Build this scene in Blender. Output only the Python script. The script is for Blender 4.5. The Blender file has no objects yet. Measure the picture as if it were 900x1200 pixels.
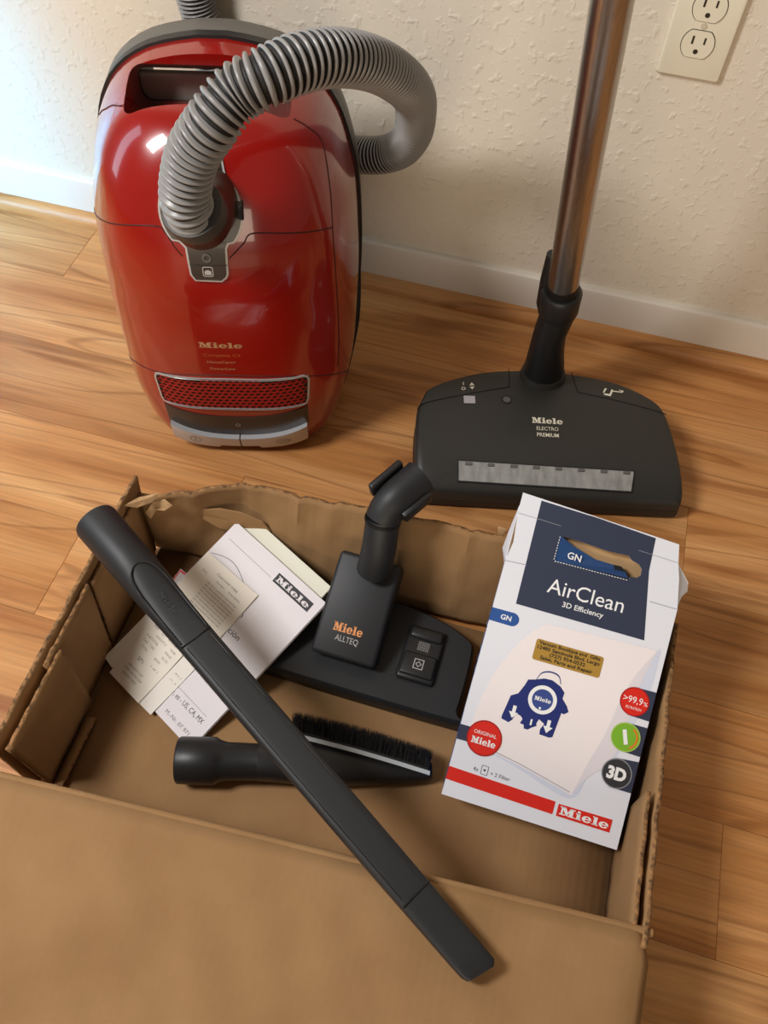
import bpy, bmesh, math, random
from math import sin, cos, pi, radians, sqrt
from mathutils import Vector, Matrix, Euler
from mathutils.geometry import tessellate_polygon
random.seed(7)
SC = bpy.context.scene
COL = SC.collection

# ------------------------------------------------------------------ camera
CAM_F = 988.19            # focal length in pixels of a 900 px wide frame
yaw, pit, rol = -0.2231, 0.9921, 0.0607
fw = Vector((sin(yaw)*cos(pit), cos(yaw)*cos(pit), -sin(pit)))
r0 = Vector((cos(yaw), -sin(yaw), 0)); u0 = r0.cross(fw)
rr = cos(rol)*r0 + sin(rol)*u0; uu = -sin(rol)*r0 + cos(rol)*u0
cd = bpy.data.cameras.new('camera'); cam = bpy.data.objects.new('camera', cd); COL.objects.link(cam)
cd.sensor_fit = 'HORIZONTAL'; cd.sensor_width = 36; cd.lens = CAM_F*36/900; cd.clip_start = 0.01
M = Matrix((rr, uu, -fw)).transposed().to_4x4(); M.translation = Vector((0, -.9922, .9036))
cam.matrix_world = M
SC.camera = cam

# ------------------------------------------------------------------ light
SC.view_settings.view_transform = 'Standard'; SC.view_settings.look = 'None'
SC.view_settings.gamma = 1; SC.view_settings.use_curve_mapping = False
SC.view_settings.exposure = 0.0
W = bpy.data.worlds.new('world'); SC.world = W; W.use_nodes = True
W.node_tree.nodes['Background'].inputs[0].default_value = (1.0, .84, .68, 1)
W.node_tree.nodes['Background'].inputs[1].default_value = 0.17
def area(name, loc, target, sx, sy, power, col, spread=180):
    l = bpy.data.lights.new(name, 'AREA'); l.shape = 'RECTANGLE'; l.size = sx; l.size_y = sy
    l.energy = power; l.color = col; l.spread = radians(spread)
    o = bpy.data.objects.new(name, l); COL.objects.link(o); o.location = loc
    o.rotation_euler = (Vector(target)-Vector(loc)).to_track_quat('-Z', 'Y').to_euler(); return o
area('window_daylight', (-1.08, -1.05, 1.56), (-.1, -.35, .1), .32, .50, 27, (.97, .95, .94))
area('room_fill_light', (.10, -3.0, .62), (.1, 0, .40), 2.0, .8, 22, (1.0, .85, .66))  # unseen low warm fill, added to brighten the wall
area('side_window_daylight', (-1.9, -.65, .95), (-.3, -.35, .2), .30, 1.3, 4, (.62, .82, 1.0))
area('blue_wall_fill', (-1.46, -.95, .80), (-1.22, 0, .22), .15, .35, 7, (.10, .52, 1.0), 50)  # unseen narrow blue lamp, added to tint the left wall

# ------------------------------------------------------------------ helpers
def srgb(c):
    return tuple(((v/255)/12.92 if v/255 <= .04045 else ((v/255+.055)/1.055)**2.4) for v in c)+(1,)
MATS = {}
def mat(name, col, rough=.5, metal=0, coat=0, spec=.5, trans=0, noise=None, bump=None, ior=1.45, aniso=0):
    """col in sRGB 0-255.  noise=(scale, amount[, sx,sy,sz])  bump=(scale, strength, distance)"""
    if name in MATS: return MATS[name]
    m = bpy.data.materials.new(name); m.use_nodes = True; nt = m.node_tree; b = nt.nodes['Principled BSDF']
    b.inputs['Base Color'].default_value = srgb(col); b.inputs['Roughness'].default_value = rough
    b.inputs['Metallic'].default_value = metal; b.inputs['Coat Weight'].default_value = coat
    b.inputs['Coat Roughness'].default_value = .04
    b.inputs['Specular IOR Level'].default_value = spec; b.inputs['Transmission Weight'].default_value = trans
    b.inputs['IOR'].default_value = ior; b.inputs['Anisotropic'].default_value = aniso
    tc = nt.nodes.new('ShaderNodeTexCoord')
    if noise:
        mp = nt.nodes.new('ShaderNodeMapping'); nt.links.new(tc.outputs['Object'], mp.inputs[0])
        if len(noise) > 2: mp.inputs['Scale'].default_value = noise[2:5]
        n = nt.nodes.new('ShaderNodeTexNoise'); n.inputs['Scale'].default_value = noise[0]; n.inputs['Detail'].default_value = 5
        nt.links.new(mp.outputs[0], n.inputs['Vector'])
        r = nt.nodes.new('ShaderNodeValToRGB'); nt.links.new(n.outputs['Fac'], r.inputs[0])
        a = noise[1]; r.color_ramp.elements[0].position = .3; r.color_ramp.elements[1].position = .7
        r.color_ramp.elements[0].color = srgb([max(0, v*(1-a)) for v in col]); r.color_ramp.elements[1].color = srgb([min(255, v*(1+a)) for v in col])
        nt.links.new(r.outputs[0], b.inputs['Base Color'])
    if bump:
        n = nt.nodes.new('ShaderNodeTexNoise'); n.inputs['Scale'].default_value = bump[0]; n.inputs['Detail'].default_value = 3
        nt.links.new(tc.outputs['Object'], n.inputs['Vector'])
        bp = nt.nodes.new('ShaderNodeBump'); bp.inputs['Strength'].default_value = bump[1]; bp.inputs['Distance'].default_value = bump[2]
        nt.links.new(n.outputs['Fac'], bp.inputs['Height']); nt.links.new(bp.outputs[0], b.inputs['Normal'])
    MATS[name] = m; return m

def thing(name, label, cat, loc=(0, 0, 0), rot=(0, 0, 0), group=None):
    o = bpy.data.objects.new(name, None); COL.objects.link(o); o.empty_display_size = .05
    o.location = loc; o.rotation_euler = rot; o['label'] = label; o['category'] = cat
    if group: o['group'] = group
    return o
def mesh_obj(name, verts, faces, m, parent=None, smooth=None, idx=None, mods=None, label=None):
    me = bpy.data.meshes.new(name); me.from_pydata([tuple(v) for v in verts], [], faces); me.validate()
    ms = m if isinstance(m, (list, tuple)) else [m]
    for x in ms: me.materials.append(x)
    if idx: me.polygons.foreach_set('material_index', idx)
    bm = bmesh.new(); bm.from_mesh(me); bmesh.ops.recalc_face_normals(bm, faces=bm.faces) if smooth is not False else None; bm.to_mesh(me); bm.free()
    if smooth:
        me.polygons.foreach_set('use_smooth', [True]*len(me.polygons)); me.set_sharp_from_angle(angle=radians(smooth))
    me.update()
    o = bpy.data.objects.new(name, me); COL.objects.link(o)
    if parent is not None: o.parent = parent
    if label: o['label'] = label
    return o
def bm_obj(name, bm, m, parent=None, smooth=30, label=None):
    me = bpy.data.meshes.new(name); bmesh.ops.recalc_face_normals(bm, faces=bm.faces); bm.to_mesh(me); bm.free()
    for x in (m if isinstance(m, (list, tuple)) else [m]): me.materials.append(x)
    if smooth:
        me.polygons.foreach_set('use_smooth', [True]*len(me.polygons)); me.set_sharp_from_angle(angle=radians(smooth))
    o = bpy.data.objects.new(name, me); COL.objects.link(o)
    if parent is not None: o.parent = parent
    if label: o['label'] = label
    return o
def add_box(bm, lo, hi, bevel=0, mtx=None, seg=2):
    lo = Vector(lo); hi = Vector(hi)
    r = bmesh.ops.create_cube(bm, size=1); vs = r['verts']
    for v in vs: v.co = Vector([(lo[i]+hi[i])/2 + v.co[i]*(hi[i]-lo[i]) for i in range(3)])
    if bevel:
        es = list({e for v in vs for e in v.link_edges})
        q = bmesh.ops.bevel(bm, geom=es, offset=bevel, segments=seg, affect='EDGES', profile=.5)
        vs = list({v for f in q['faces'] for v in f.verts} | {v for v in vs if v.is_valid})
    if mtx is not None:
        for v in vs: v.co = mtx @ v.co
    return vs
def catmull(pts, n, closed=False):
    pts = [Vector(p) for p in pts]; N = len(pts); out = []
    segs = N if closed else N-1
    for s in range(segs):
        if closed: p = [pts[(s+k) % N] for k in (-1, 0, 1, 2)]
        else: p = [pts[max(0, s-1)], pts[s], pts[s+1], pts[min(N-1, s+2)]]
        for k in range(n):
            t = k/n
            out.append(.5*((2*p[1]) + (p[2]-p[0])*t + (2*p[0]-5*p[1]+4*p[2]-p[3])*t*t + (3*p[1]-p[0]-3*p[2]+p[3])*t**3))
    if not closed: out.append(pts[-1])
    return out
def loft(rings, cap=True, closed=True):
    n = len(rings[0]); v = [p for r in rings for p in r]; f = []
    for i in range(len(rings)-1):
        for k in range(n if closed else n-1):
            a = i*n+k; b = i*n+(k+1) % n; f.append((a, b, b+n, a+n))
    if cap: f.append(tuple(range(n-1, -1, -1))); f.append(tuple(range((len(rings)-1)*n, len(rings)*n)))
    return v, f
def frames(path):
    path = [Vector(p) for p in path]; T = []
    for i in range(len(path)):
        T.append((path[min(i+1, len(path)-1)]-path[max(i-1, 0)]).normalized())
    up = Vector((0, 0, 1)) if abs(T[0].z) < .9 else Vector((0, 1, 0))
    N = (up - T[0]*up.dot(T[0])).normalized(); out = []
    for i, t in enumerate(T):
        N = (N - t*N.dot(t)).normalized(); out.append((path[i], t, N, t.cross(N)))
    return out
def tube(path, rad, seg=20, cap=True):
    fr = frames(path); rings = []
    for i, (p, t, n, b) in enumerate(fr):
        r = rad[i] if isinstance(rad, (list, tuple)) else rad
        rings.append([p + n*(r*cos(2*pi*k/seg)) + b*(r*sin(2*pi*k/seg)) for k in range(seg)])
    return loft(rings, cap)
def join(*parts):
    V, F = [], []
    for v, f in parts:
        o = len(V); V += list(v); F += [tuple(i+o for i in x) for x in f]
    return V, F
def tess(loops):
    """loops of 2D points (first outer, rest holes) -> verts2d, tris"""
    L3 = [[Vector((a, b, 0)) for a, b in lp] for lp in loops]
    return [(q.x, q.y) for lp in L3 for q in lp], [tuple(t) for t in tessellate_polygon(L3)]
def prism(loops, z0, z1, fn=None):
    """solid plate with holes between z0 and z1"""
    v2, tr = tess(loops); n = len(v2)
    V = [(a, b, z0) for a, b in v2] + [(a, b, z1) for a, b in v2]
    F = [tuple(reversed(t)) for t in tr] + [tuple(i+n for i in t) for t in tr]
    s = 0
    for lp in loops:
        k = len(lp)
        for i in range(k):
            a = s+i; b = s+(i+1) % k; F.append((a, b, b+n, a+n))
        s += k
    if fn: V = [fn(*v) for v in V]
    return V, F
def roundrect(x0, y0, x1, y1, r, n=5):
    out = []
    for cx, cy, a in ((x1-r, y1-r, 0), (x0+r, y1-r, 90), (x0+r, y0+r, 180), (x1-r, y0+r, 270)):
        for k in range(n+1):
            t = radians(a+90*k/n); out.append((cx+r*cos(t), cy+r*sin(t)))
    return out
def circ(cx, cy, r, n=32, ry=None):
    return [(cx+r*cos(2*pi*k/n), cy+(ry or r)*sin(2*pi*k/n)) for k in range(n)]
def flat(name, polys, m, parent, fn, h=0, label=None, th=.00012):
    """thin printed shape(s): each poly is a list of loops (outer + holes); fn maps (u, v, h) into the thing"""
    V, F = [], []
    for lp in polys:
        if not isinstance(lp[0][0], (tuple, list)): lp = [lp]
        v, f = prism(lp, h, h+th, fn); o = len(V); V += v; F += [tuple(i+o for i in x) for x in f]
    return mesh_obj(name, V, F, m, parent, smooth=False, label=label)
def subdiv_poly(poly, step):
    out = []
    for i in range(len(poly)):
        a = Vector(poly[i]); b = Vector(poly[(i+1) % len(poly)]); k = max(1, int((b-a).length/step))
        out += [tuple(a+(b-a)*j/k) for j in range(k)]
    return out

_font_cache = {}
def text_mesh(s, bold=0.0, res=3, spacing=1.0):
    c = bpy.data.curves.new('t', 'FONT'); c.body = s; c.size = 1; c.resolution_u = res; c.offset = bold; c.space_character = spacing
    c.fill_mode = 'FRONT' if hasattr(c, 'fill_mode') else c.fill_mode
    o = bpy.data.objects.new('t', c); COL.objects.link(o)
    dg = bpy.context.evaluated_depsgraph_get(); dg.update()
    me = bpy.data.meshes.new_from_object(o.evaluated_get(dg))
    V = [(v.co.x, v.co.y) for v in me.vertices]; F = [tuple(p.vertices) for p in me.polygons]
    bpy.data.objects.remove(o); bpy.data.curves.remove(c); bpy.data.meshes.remove(me)
    return V, F
def text(name, s, x, y, height, m, parent, fn, h=0, width=None, align='L', bold=0.0, spacing=1.0, shear=0):
    """x,y = baseline start (or centre), height = cap height"""
    V, F = text_mesh(s, bold, spacing=spacing)
    if not V: return
    x0 = min(a for a, b in V); x1 = max(a for a, b in V)
    sy = height/.70; sx = sy if width is None else width/(x1-x0)
    off = {'L': -x0, 'C': -(x0+x1)/2, 'R': -x1}[align]
    P = [fn(x+(a+off)*sx+shear*b*sy, y+b*sy, h) for a, b in V]
    return mesh_obj(name, P, F, m, parent, smooth=False)
def maker_logo():
    """heavy slab-serif wordmark, x height .72, cap height 1, returns polys and width"""
    P = []
    R = lambda a, b, c, d: P.append([(a, b), (c, b), (c, d), (a, d)])
    # M
    R(0, 0, .42, .14); R(.10, .1, .24, .95); R(0, .86, .36, 1); R(.62, 0, 1.12, .14); R(.72, .1, 1.0, .95); R(.74, .86, 1.12, 1)
    P.append([(.10, 1), (.40, 1), (.66, .34), (.52, 0)]); P.append([(.50, .05), (.58, .05), (.86, 1), (.74, 1)])
    # i
    R(1.18, 0, 1.62, .13); R(1.27, 0, 1.53, .72); R(1.18, .6, 1.5, .72); P.append(circ(1.40, .90, .13, 14))
    # e, l, e
    def e(cx):
        n = 26; a0, a1 = radians(-28), radians(-360)
        o = [(cx+.36*cos(a0+(a1-a0)*k/n), .36+.38*sin(a0+(a1-a0)*k/n)) for k in range(n+1)]
        i = [(cx+.01+.12*cos(a0+(a1-a0)*k/n), .36+.26*sin(a0+(a1-a0)*k/n)) for k in range(n+1)]
        for k in range(n): P.append([o[k], o[k+1], i[k+1], i[k]])
        R(cx-.15, .31, cx+.36, .42)
    e(2.02)
    R(2.43, 0, 2.87, .13); R(2.52, 0, 2.78, 1); R(2.43, .87, 2.7, 1)
    e(3.28)
    return P, 3.64
def logo(name, x, y, width, height, m, parent, fn, h=0, label=None):
    P, w = maker_logo(); V, F = [], []
    for lp in P:
        v2, tr = tess([lp]); o = len(V)
        V += [fn(x+a*width/w, y+b*height, h) for a, b in v2]; F += [tuple(i+o for i in t) for t in tr]
    return mesh_obj(name, V, F, m, parent, smooth=False, label=label)

# ------------------------------------------------------------------ materials
def wood_mat(name, trim=False):
    m = bpy.data.materials.new(name); m.use_nodes = True; nt = m.node_tree; N = nt.nodes; Lk = nt.links
    b = N['Principled BSDF']; b.inputs['Roughness'].default_value = .42; b.inputs['Specular IOR Level'].default_value = .35
    tc = N.new('ShaderNodeTexCoord'); oi = N.new('ShaderNodeObjectInfo')
    comb = N.new('ShaderNodeCombineXYZ')
    for k, f in enumerate((37.0, 11.0, 5.0)):
        mu = N.new('ShaderNodeMath'); mu.operation = 'MULTIPLY'; mu.inputs[1].default_value = f; Lk.new(oi.outputs['Random'], mu.inputs[0]); Lk.new(mu.outputs[0], comb.inputs[k])
    add = N.new('ShaderNodeVectorMath'); Lk.new(tc.outputs['Object'], add.inputs[0]); Lk.new(comb.outputs[0], add.inputs[1])
    def noise(sc, scale, det=4, dist=0, rough=.55):
        mp = N.new('ShaderNodeMapping'); mp.inputs['Scale'].default_value = sc; Lk.new(add.outputs[0], mp.inputs[0])
        n = N.new('ShaderNodeTexNoise'); n.inputs['Scale'].default_value = scale; n.inputs['Detail'].default_value = det
        n.inputs['Distortion'].default_value = dist; n.inputs['Roughness'].default_value = rough; Lk.new(mp.outputs[0], n.inputs['Vector']); return n
    def ramp(src, stops):
        r = N.new('ShaderNodeValToRGB'); Lk.new(src, r.inputs[0]); e = r.color_ramp.elements
        while len(e) < len(stops): e.new(.5)
        for k, (p, c) in enumerate(stops): e[k].position = p; e[k].color = c
        return r
    def mix(a, bb, fac, mode='MIX'):
        x = N.new('ShaderNodeMix'); x.data_type = 'RGBA'; x.blend_type = mode
        if isinstance(fac, float): x.inputs[0].default_value = fac
        else: Lk.new(fac, x.inputs[0])
        for s, v in ((6, a), (7, bb)):
            if isinstance(v, tuple): x.inputs[s].default_value = v
            else: Lk.new(v, x.inputs[s])
        return x.outputs[2]
    broad = noise((1.1, 11, 1), 1.6, 3, .5)
    base = ramp(broad.outputs[0], [(.28, srgb((170, 116, 68))), (.42, srgb((196, 144, 90))), (.56, srgb((208, 158, 104))), (.72, srgb((218, 172, 118)))])
    # long dark mineral streaks
    st = noise((1.0, 12, 1), 2.6, 4, .8, .5)
    stm = ramp(st.outputs[0], [(.56, (0, 0, 0, 1)), (.70, (.75, .75, .75, 1))])
    c = mix(base.outputs[0], srgb((150, 98, 56)), stm.outputs[0])
    # cathedral grain: contour lines of a slow stretched noise
    cg = noise((.8, 7, 1), 1.6, 1, .3)
    mu = N.new('ShaderNodeMath'); mu.operation = 'MULTIPLY'; mu.inputs[1].default_value = 42; Lk.new(cg.outputs[0], mu.inputs[0])
    sn = N.new('ShaderNodeMath'); sn.operation = 'SINE'; Lk.new(mu.outputs[0], sn.inputs[0])
    gl = ramp(sn.outputs[0], [(.86, (0, 0, 0, 1)), (1.0, (.42, .42, .42, 1))])
    c = mix(c, srgb((128, 80, 42)), gl.outputs[0])
    fine = noise((3, 90, 1), 3, 3, 0)
    fr = ramp(fine.outputs[0], [(.35, (.86, .86, .86, 1)), (.65, (1.06, 1.06, 1.06, 1))])
    c = mix(c, fr.outputs[0], 1.0, 'MULTIPLY')
    hs = N.new('ShaderNodeHueSaturation'); Lk.new(c, hs.inputs['Color'])
    mr = N.new('ShaderNodeMapRange'); mr.inputs[3].default_value = .78; mr.inputs[4].default_value = .98; hs.inputs['Saturation'].default_value = 1.06; hs.inputs['Hue'].default_value = .494; Lk.new(oi.outputs['Random'], mr.inputs[0]); Lk.new(mr.outputs[0], hs.inputs['Value'])
    Lk.new(hs.outputs[0], b.inputs['Base Color'])
    bp = N.new('ShaderNodeBump'); bp.inputs['Strength'].default_value = .12; bp.inputs['Distance'].default_value = .0006; Lk.new(fine.outputs[0], bp.inputs['Height']); Lk.new(bp.outputs[0], b.inputs['Normal'])
    return m
WOOD = wood_mat('laminate_wood')
def wall_mat():
    m = bpy.data.materials.new('knockdown_plaster'); m.use_nodes = True; nt = m.node_tree; N = nt.nodes; Lk = nt.links
    b = N['Principled BSDF']; b.inputs['Roughness'].default_value = .6; b.inputs['Base Color'].default_value = srgb((224, 214, 196)); b.inputs['Specular IOR Level'].default_value = .3
    tc = N.new('ShaderNodeTexCoord')
    n = N.new('ShaderNodeTexNoise'); n.inputs['Scale'].default_value = 80; n.inputs['Detail'].default_value = 2.5; n.inputs['Roughness'].default_value = .5; n.inputs['Distortion'].default_value = .2
    Lk.new(tc.outputs['Object'], n.inputs['Vector'])
    r = N.new('ShaderNodeValToRGB'); r.color_ramp.elements[0].position = .54; r.color_ramp.elements[1].position = .70; Lk.new(n.outputs[0], r.inputs[0])
    n2 = N.new('ShaderNodeTexNoise'); n2.inputs['Scale'].default_value = 9; Lk.new(tc.outputs['Object'], n2.inputs['Vector'])
    mx = N.new('ShaderNodeMath'); mx.operation = 'MULTIPLY_ADD'; mx.inputs[1].default_value = .8; Lk.new(r.outputs[0], mx.inputs[0]); Lk.new(n2.outputs[0], mx.inputs[2])
    bp = N.new('ShaderNodeBump'); bp.inputs['Strength'].default_value = .55; bp.inputs['Distance'].default_value = .0015; Lk.new(mx.outputs[0], bp.inputs['Height']); Lk.new(bp.outputs[0], b.inputs['Normal'])
    return m
def card_mat():
    m = bpy.data.materials.new('cardboard'); m.use_nodes = True; nt = m.node_tree; N = nt.nodes; Lk = nt.links
    b = N['Principled BSDF']; b.inputs['Roughness'].default_value = .85; b.inputs['Specular IOR Level'].default_value = .2
    tc = N.new('ShaderNodeTexCoord')
    n = N.new('ShaderNodeTexNoise'); n.inputs['Scale'].default_value = 14; n.inputs['Detail'].default_value = 6; Lk.new(tc.outputs['Object'], n.inputs['Vector'])
    r = N.new('ShaderNodeValToRGB'); r.color_ramp.elements[0].position = .3; r.color_ramp.elements[1].position = .7
    r.color_ramp.elements[0].color = srgb((146, 111, 74)); r.color_ramp.elements[1].color = srgb((158, 123, 84)); Lk.new(n.outputs[0], r.inputs[0])
    f = N.new('ShaderNodeTexNoise'); f.inputs['Scale'].default_value = 900; Lk.new(tc.outputs['Object'], f.inputs['Vector'])
    mr = N.new('ShaderNodeMapRange'); mr.inputs[3].default_value = .93; mr.inputs[4].default_value = 1.05; Lk.new(f.outputs[0], mr.inputs[0])
    mx = N.new('ShaderNodeMix'); mx.data_type = 'RGBA'; mx.blend_type = 'MULTIPLY'; mx.inputs[0].default_value = 1; Lk.new(r.outputs[0], mx.inputs[6]); Lk.new(mr.outputs[0], mx.inputs[7])
    Lk.new(mx.outputs[2], b.inputs['Base Color'])
    w = N.new('ShaderNodeTexWave'); w.inputs['Scale'].default_value = 38; w.inputs['Distortion'].default_value = .6; Lk.new(tc.outputs['Object'], w.inputs['Vector'])
    n3 = N.new('ShaderNodeTexNoise'); n3.inputs['Scale'].default_value = 22; Lk.new(tc.outputs['Object'], n3.inputs['Vector'])
    ad = N.new('ShaderNodeMath'); ad.operation = 'MULTIPLY_ADD'; ad.inputs[1].default_value = .05; Lk.new(w.outputs[0], ad.inputs[0]); Lk.new(n3.outputs[0], ad.inputs[2])
    bp = N.new('ShaderNodeBump'); bp.inputs['Strength'].default_value = .5; bp.inputs['Distance'].default_value = .002; Lk.new(ad.outputs[0], bp.inputs['Height']); Lk.new(bp.outputs[0], b.inputs['Normal'])
    return m
CARD = card_mat()
CARDEDGE = mat('corrugated_edge', (120, 88, 56), .9, noise=(220, .45))
TORN = mat('torn_card', (188, 152, 110), .9, noise=(90, .12), bump=(200, .5, .001))
RED = mat('glossy_red', (142, 16, 10), .22, coat=.9, spec=.5)
REDG = mat('red_grille', (150, 20, 16), .35)
SEAM = mat('seam_dark', (58, 8, 6), .6)
GREYP = mat('grey_plastic', (98, 94, 88), .5, bump=(900, .15, .0003))
BLACK = mat('black_plastic', (32, 32, 33), .42, bump=(1400, .12, .0002))
BLACKM = mat('matte_black_plastic', (34, 35, 37), .5, bump=(1600, .2, .0002))
BRUSHP = mat('charcoal_plastic', (46, 45, 42), .45, bump=(1600, .2, .0002))
DARK = mat('deep_black', (10, 9, 9), .6)
BROWNP = mat('brown_black_plastic', (52, 42, 36), .3)
SILVER = mat('silver_paint', (186, 186, 188), .35, metal=.35)
TRIM = mat('light_grey_trim', (176, 172, 168), .4, metal=.2)
STEEL = mat('brushed_steel', (186, 182, 178), .30, metal=1, noise=(60, .06, 12, 12, .3))
HOSEG = mat('hose_grey', (138, 136, 134), .30)
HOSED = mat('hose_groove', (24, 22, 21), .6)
WHITEP = mat('white_print', (238, 238, 238), .45)
GOLDP = mat('champagne_print', (196, 160, 118), .4, metal=.4)
COPPER = mat('copper_print', (226, 152, 96), .4, metal=.2)
IVORY = mat('ivory_plastic', (230, 222, 198), .35)
SLOT = mat('slot_dark', (48, 36, 26), .7)
BASEW = mat('white_baseboard_paint', (226, 218, 204), .45, noise=(6, .015))

# ------------------------------------------------------------------ setting
def structure(o): o['kind'] = 'structure'; return o
# wall: a real slab behind y=0
wv, wf = [], []
bm = bmesh.new(); add_box(bm, (-2.6, 0, 0), (2.4, .1, 2.5))
structure(bm_obj('wall_back', bm, wall_mat(), smooth=None))
# baseboard with an eased top edge
prof = [(0, .0), (-.012, .0), (-.012, .067), (-.0105, .072), (-.007, .0745), (0, .0745)]
v, f = loft([[(x, y, z) for y, z in prof] for x in (-2.6, 2.4)])
structure(mesh_obj('baseboard_back', v, f, BASEW, smooth=30))
# wooden quarter-round shoe moulding
prof = [(-.012, .0)] + [(-.012-.0182*cos(radians(a)), .0182*sin(radians(a))) for a in range(0, 91, 15)]
v, f = loft([[(x, y, z) for y, z in prof] for x in (-2.6, 2.4)])
structure(mesh_obj('trim_1', v, f, WOOD, smooth=50))
# floor: subfloor + individual laminate planks, rows run along the wall (1 degree askew)
bm = bmesh.new(); add_box(bm, (-2.6, -3.2, -.04), (2.4, .0, -.0085))
floor = structure(bm_obj('floor', bm, mat('subfloor', (60, 40, 24), .9), smooth=None))
PW, SK = .131, -.0185
def row_y(k, x): return -.6732 + SK*(x+.47) + k*PW       # upper edge of row k (k=0: the row whose top seam is at -.673)
joints = {0: [.3138], 1: [-.4837], 2: [.9], 3: [.248], 4: [-.54+.02, ], 5: [.5]}
for k in range(-19, 7):
    js = joints.get(k, [random.uniform(-.6, .6)])
    x0 = js[0]; xs = [x0-1.22*i for i in range(3, 0, -1)] + [x0] + [x0+1.22*i for i in range(1, 3)]
    for a, b in zip(xs[:-1], xs[1:]):
        a = max(a, -2.6); b = min(b, 2.4)
        if b-a < .05: continue
        g = .00015; L = b-a; cx = (a+b)/2
        bm = bmesh.new()
        vs = add_box(bm, (-L/2+g, -PW/2+g, -.008), (L/2-g, PW/2-g, 0), .0004, seg=1)
        top = 0.0
        for vv in bm.verts:       # clip at the wall
            vv.co.y += SK*vv.co.x
        cy = row_y(k, cx)-PW/2
        for vv in bm.verts: vv.co.y = min(vv.co.y, -.001-cy)
        o = bm_obj('floor_plank', bm, WOOD, floor, smooth=None); o.location = (cx, cy, 0)

# outlet
plate = thing('wall_outlet', 'ivory duplex power outlet plate on the textured wall, upper right', 'outlet', (.0928, 0, .3882+.0572))
PXZ = lambda y0: (lambda u, v, h: (u, y0-h, v))
v, f = loft([[(sx*a, y, sz*a) for sx, sz in roundrect(-.035, -.0572, .035, .0572, .003, 3)] for a, y in ((1, -.0005), (1, -.003), (.97, -.0055), (.93, -.006))])
mesh_obj('cover_plate', v, f, IVORY, plate, smooth=40)
for dz in (-.01905, .01905):
    out = [p for p in circ(0, 0, .0172, 40)]
    out = [(a, max(-.0142, min(.0142, b))) for a, b in out]
    v, f = prism([[(a, b+dz) for a, b in out]], 0, .0014, PXZ(-.0058)); rc = mesh_obj('receptacle', v, f, IVORY, plate, smooth=30)
    out2 = [(a*1.05, b*1.05+dz) for a, b in out]
    v, f = prism([out2, [(a*1.0, b+dz) for a, b in out]], 0, .0004, PXZ(-.0058)); mesh_obj('receptacle_gap', v, f, SLOT, plate, smooth=30)
    pol = [[(-.0075, .0-.0 + dz), (-.0053, dz), (-.0053, .0085+dz), (-.0075, .0085+dz)], [(.0053, .001+dz), (.0073, .001+dz), (.0073, .0080+dz), (.0053, .0080+dz)],
           [(a, b) for a, b in circ(0, dz-.0075, .0026, 14)]]
    v, f = [], []
    for lp in pol:
        q, g = prism([lp], 0, .0003, PXZ(-.0072)); o_ = len(v); v += q; f += [tuple(i+o_ for i in t) for t in g]
    mesh_obj('slot', v, f, SLOT, rc, smooth=False)
v, f = prism([circ(0, 0, .0032, 20)], 0, .001, PXZ(-.0058)); mesh_obj('screw', v, f, mat('screw_ivory', (205, 196, 172), .3), plate, smooth=30)

# ------------------------------------------------------------------ canister vacuum
vac = thing('vacuum_cleaner', 'glossy red canister vacuum cleaner standing on end against the wall', 'vacuum cleaner', (-.388, -.198, 0), (0, 0, radians(16)))
TB = [(0, .176, .104, -.10), (.02, .184, .122, -.075), (.05, .189, .135, -.045), (.1, .192, .147, -.015), (.15, .192, .150, 0), (.2, .192, .151, 0), (.26, .190, .149, 0), (.3, .184, .146, 0),
      (.33, .176, .140, 0), (.37, .160, .129, 0), (.40, .140, .113, 0), (.42, .118, .093, 0), (.435, .08, .066, 0), (.442, .05, .04, 0), (.446, .02, .015, 0)]
def prof_at(z):
    z = max(0, min(.446, z))
    for i in range(len(TB)-1):
        if z <= TB[i+1][0]: break
    a, b = TB[i], TB[i+1]; p = TB[max(0, i-1)]; n = TB[min(len(TB)-1, i+2)]
    t = (z-a[0])/(b[0]-a[0]); out = []
    for k in (1, 2, 3):
        d = (b[k]-a[k])/(b[0]-a[0])
        da = d if i == 0 else (((a[k]-p[k])/(a[0]-p[0]))*d > 0)*2*((a[k]-p[k])/(a[0]-p[0]))*d/(((a[k]-p[k])/(a[0]-p[0]))+d+1e-12)
        db = d if i == len(TB)-2 else (((n[k]-b[k])/(n[0]-b[0]))*d > 0)*2*((n[k]-b[k])/(n[0]-b[0]))*d/(((n[k]-b[k])/(n[0]-b[0]))+d+1e-12)
        h = b[0]-a[0]
        out.append((2*t**3-3*t*t+1)*a[k]+(t**3-2*t*t+t)*h*da+(-2*t**3+3*t*t)*b[k]+(t**3-t*t)*h*db)
    return out
def expo(z): return 2.75+.6*max(0, min(1, (.24-z)/.2))
def lid(x, z):
    H, w, yr = prof_at(z); a = min(abs(x)/w, 1); e = expo(z)
    return yr-(H+yr)*(1-a**e)**(1/e)
def lidfn(x, z, h): return (x, lid(x, z)-h, z)
zs = [.0+.446*(1-cos(pi*k/110))/2 for k in range(111)]
rings = []
for z in zs:
    H, w, yr = prof_at(z); r = []
    for k in range(65):
        t = pi*k/64; c = -cos(t); s_ = sin(t)
        e = expo(z); x = w*(abs(c)**(2/e))*(1 if c > 0 else -1); yy = (H+yr)*(s_**(2/e))
        r.append((x, yr-yy, z))
    r += [(w*(.96-.32*j), yr+.001, z) for j in range(0, 7)]
    rings.append(r)
rings[0] = [(x, y, .003) for x, y, z in rings[0]]
v, f = loft(rings)
body = mesh_obj('shell', v, f, RED, vac, smooth=45)
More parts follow.
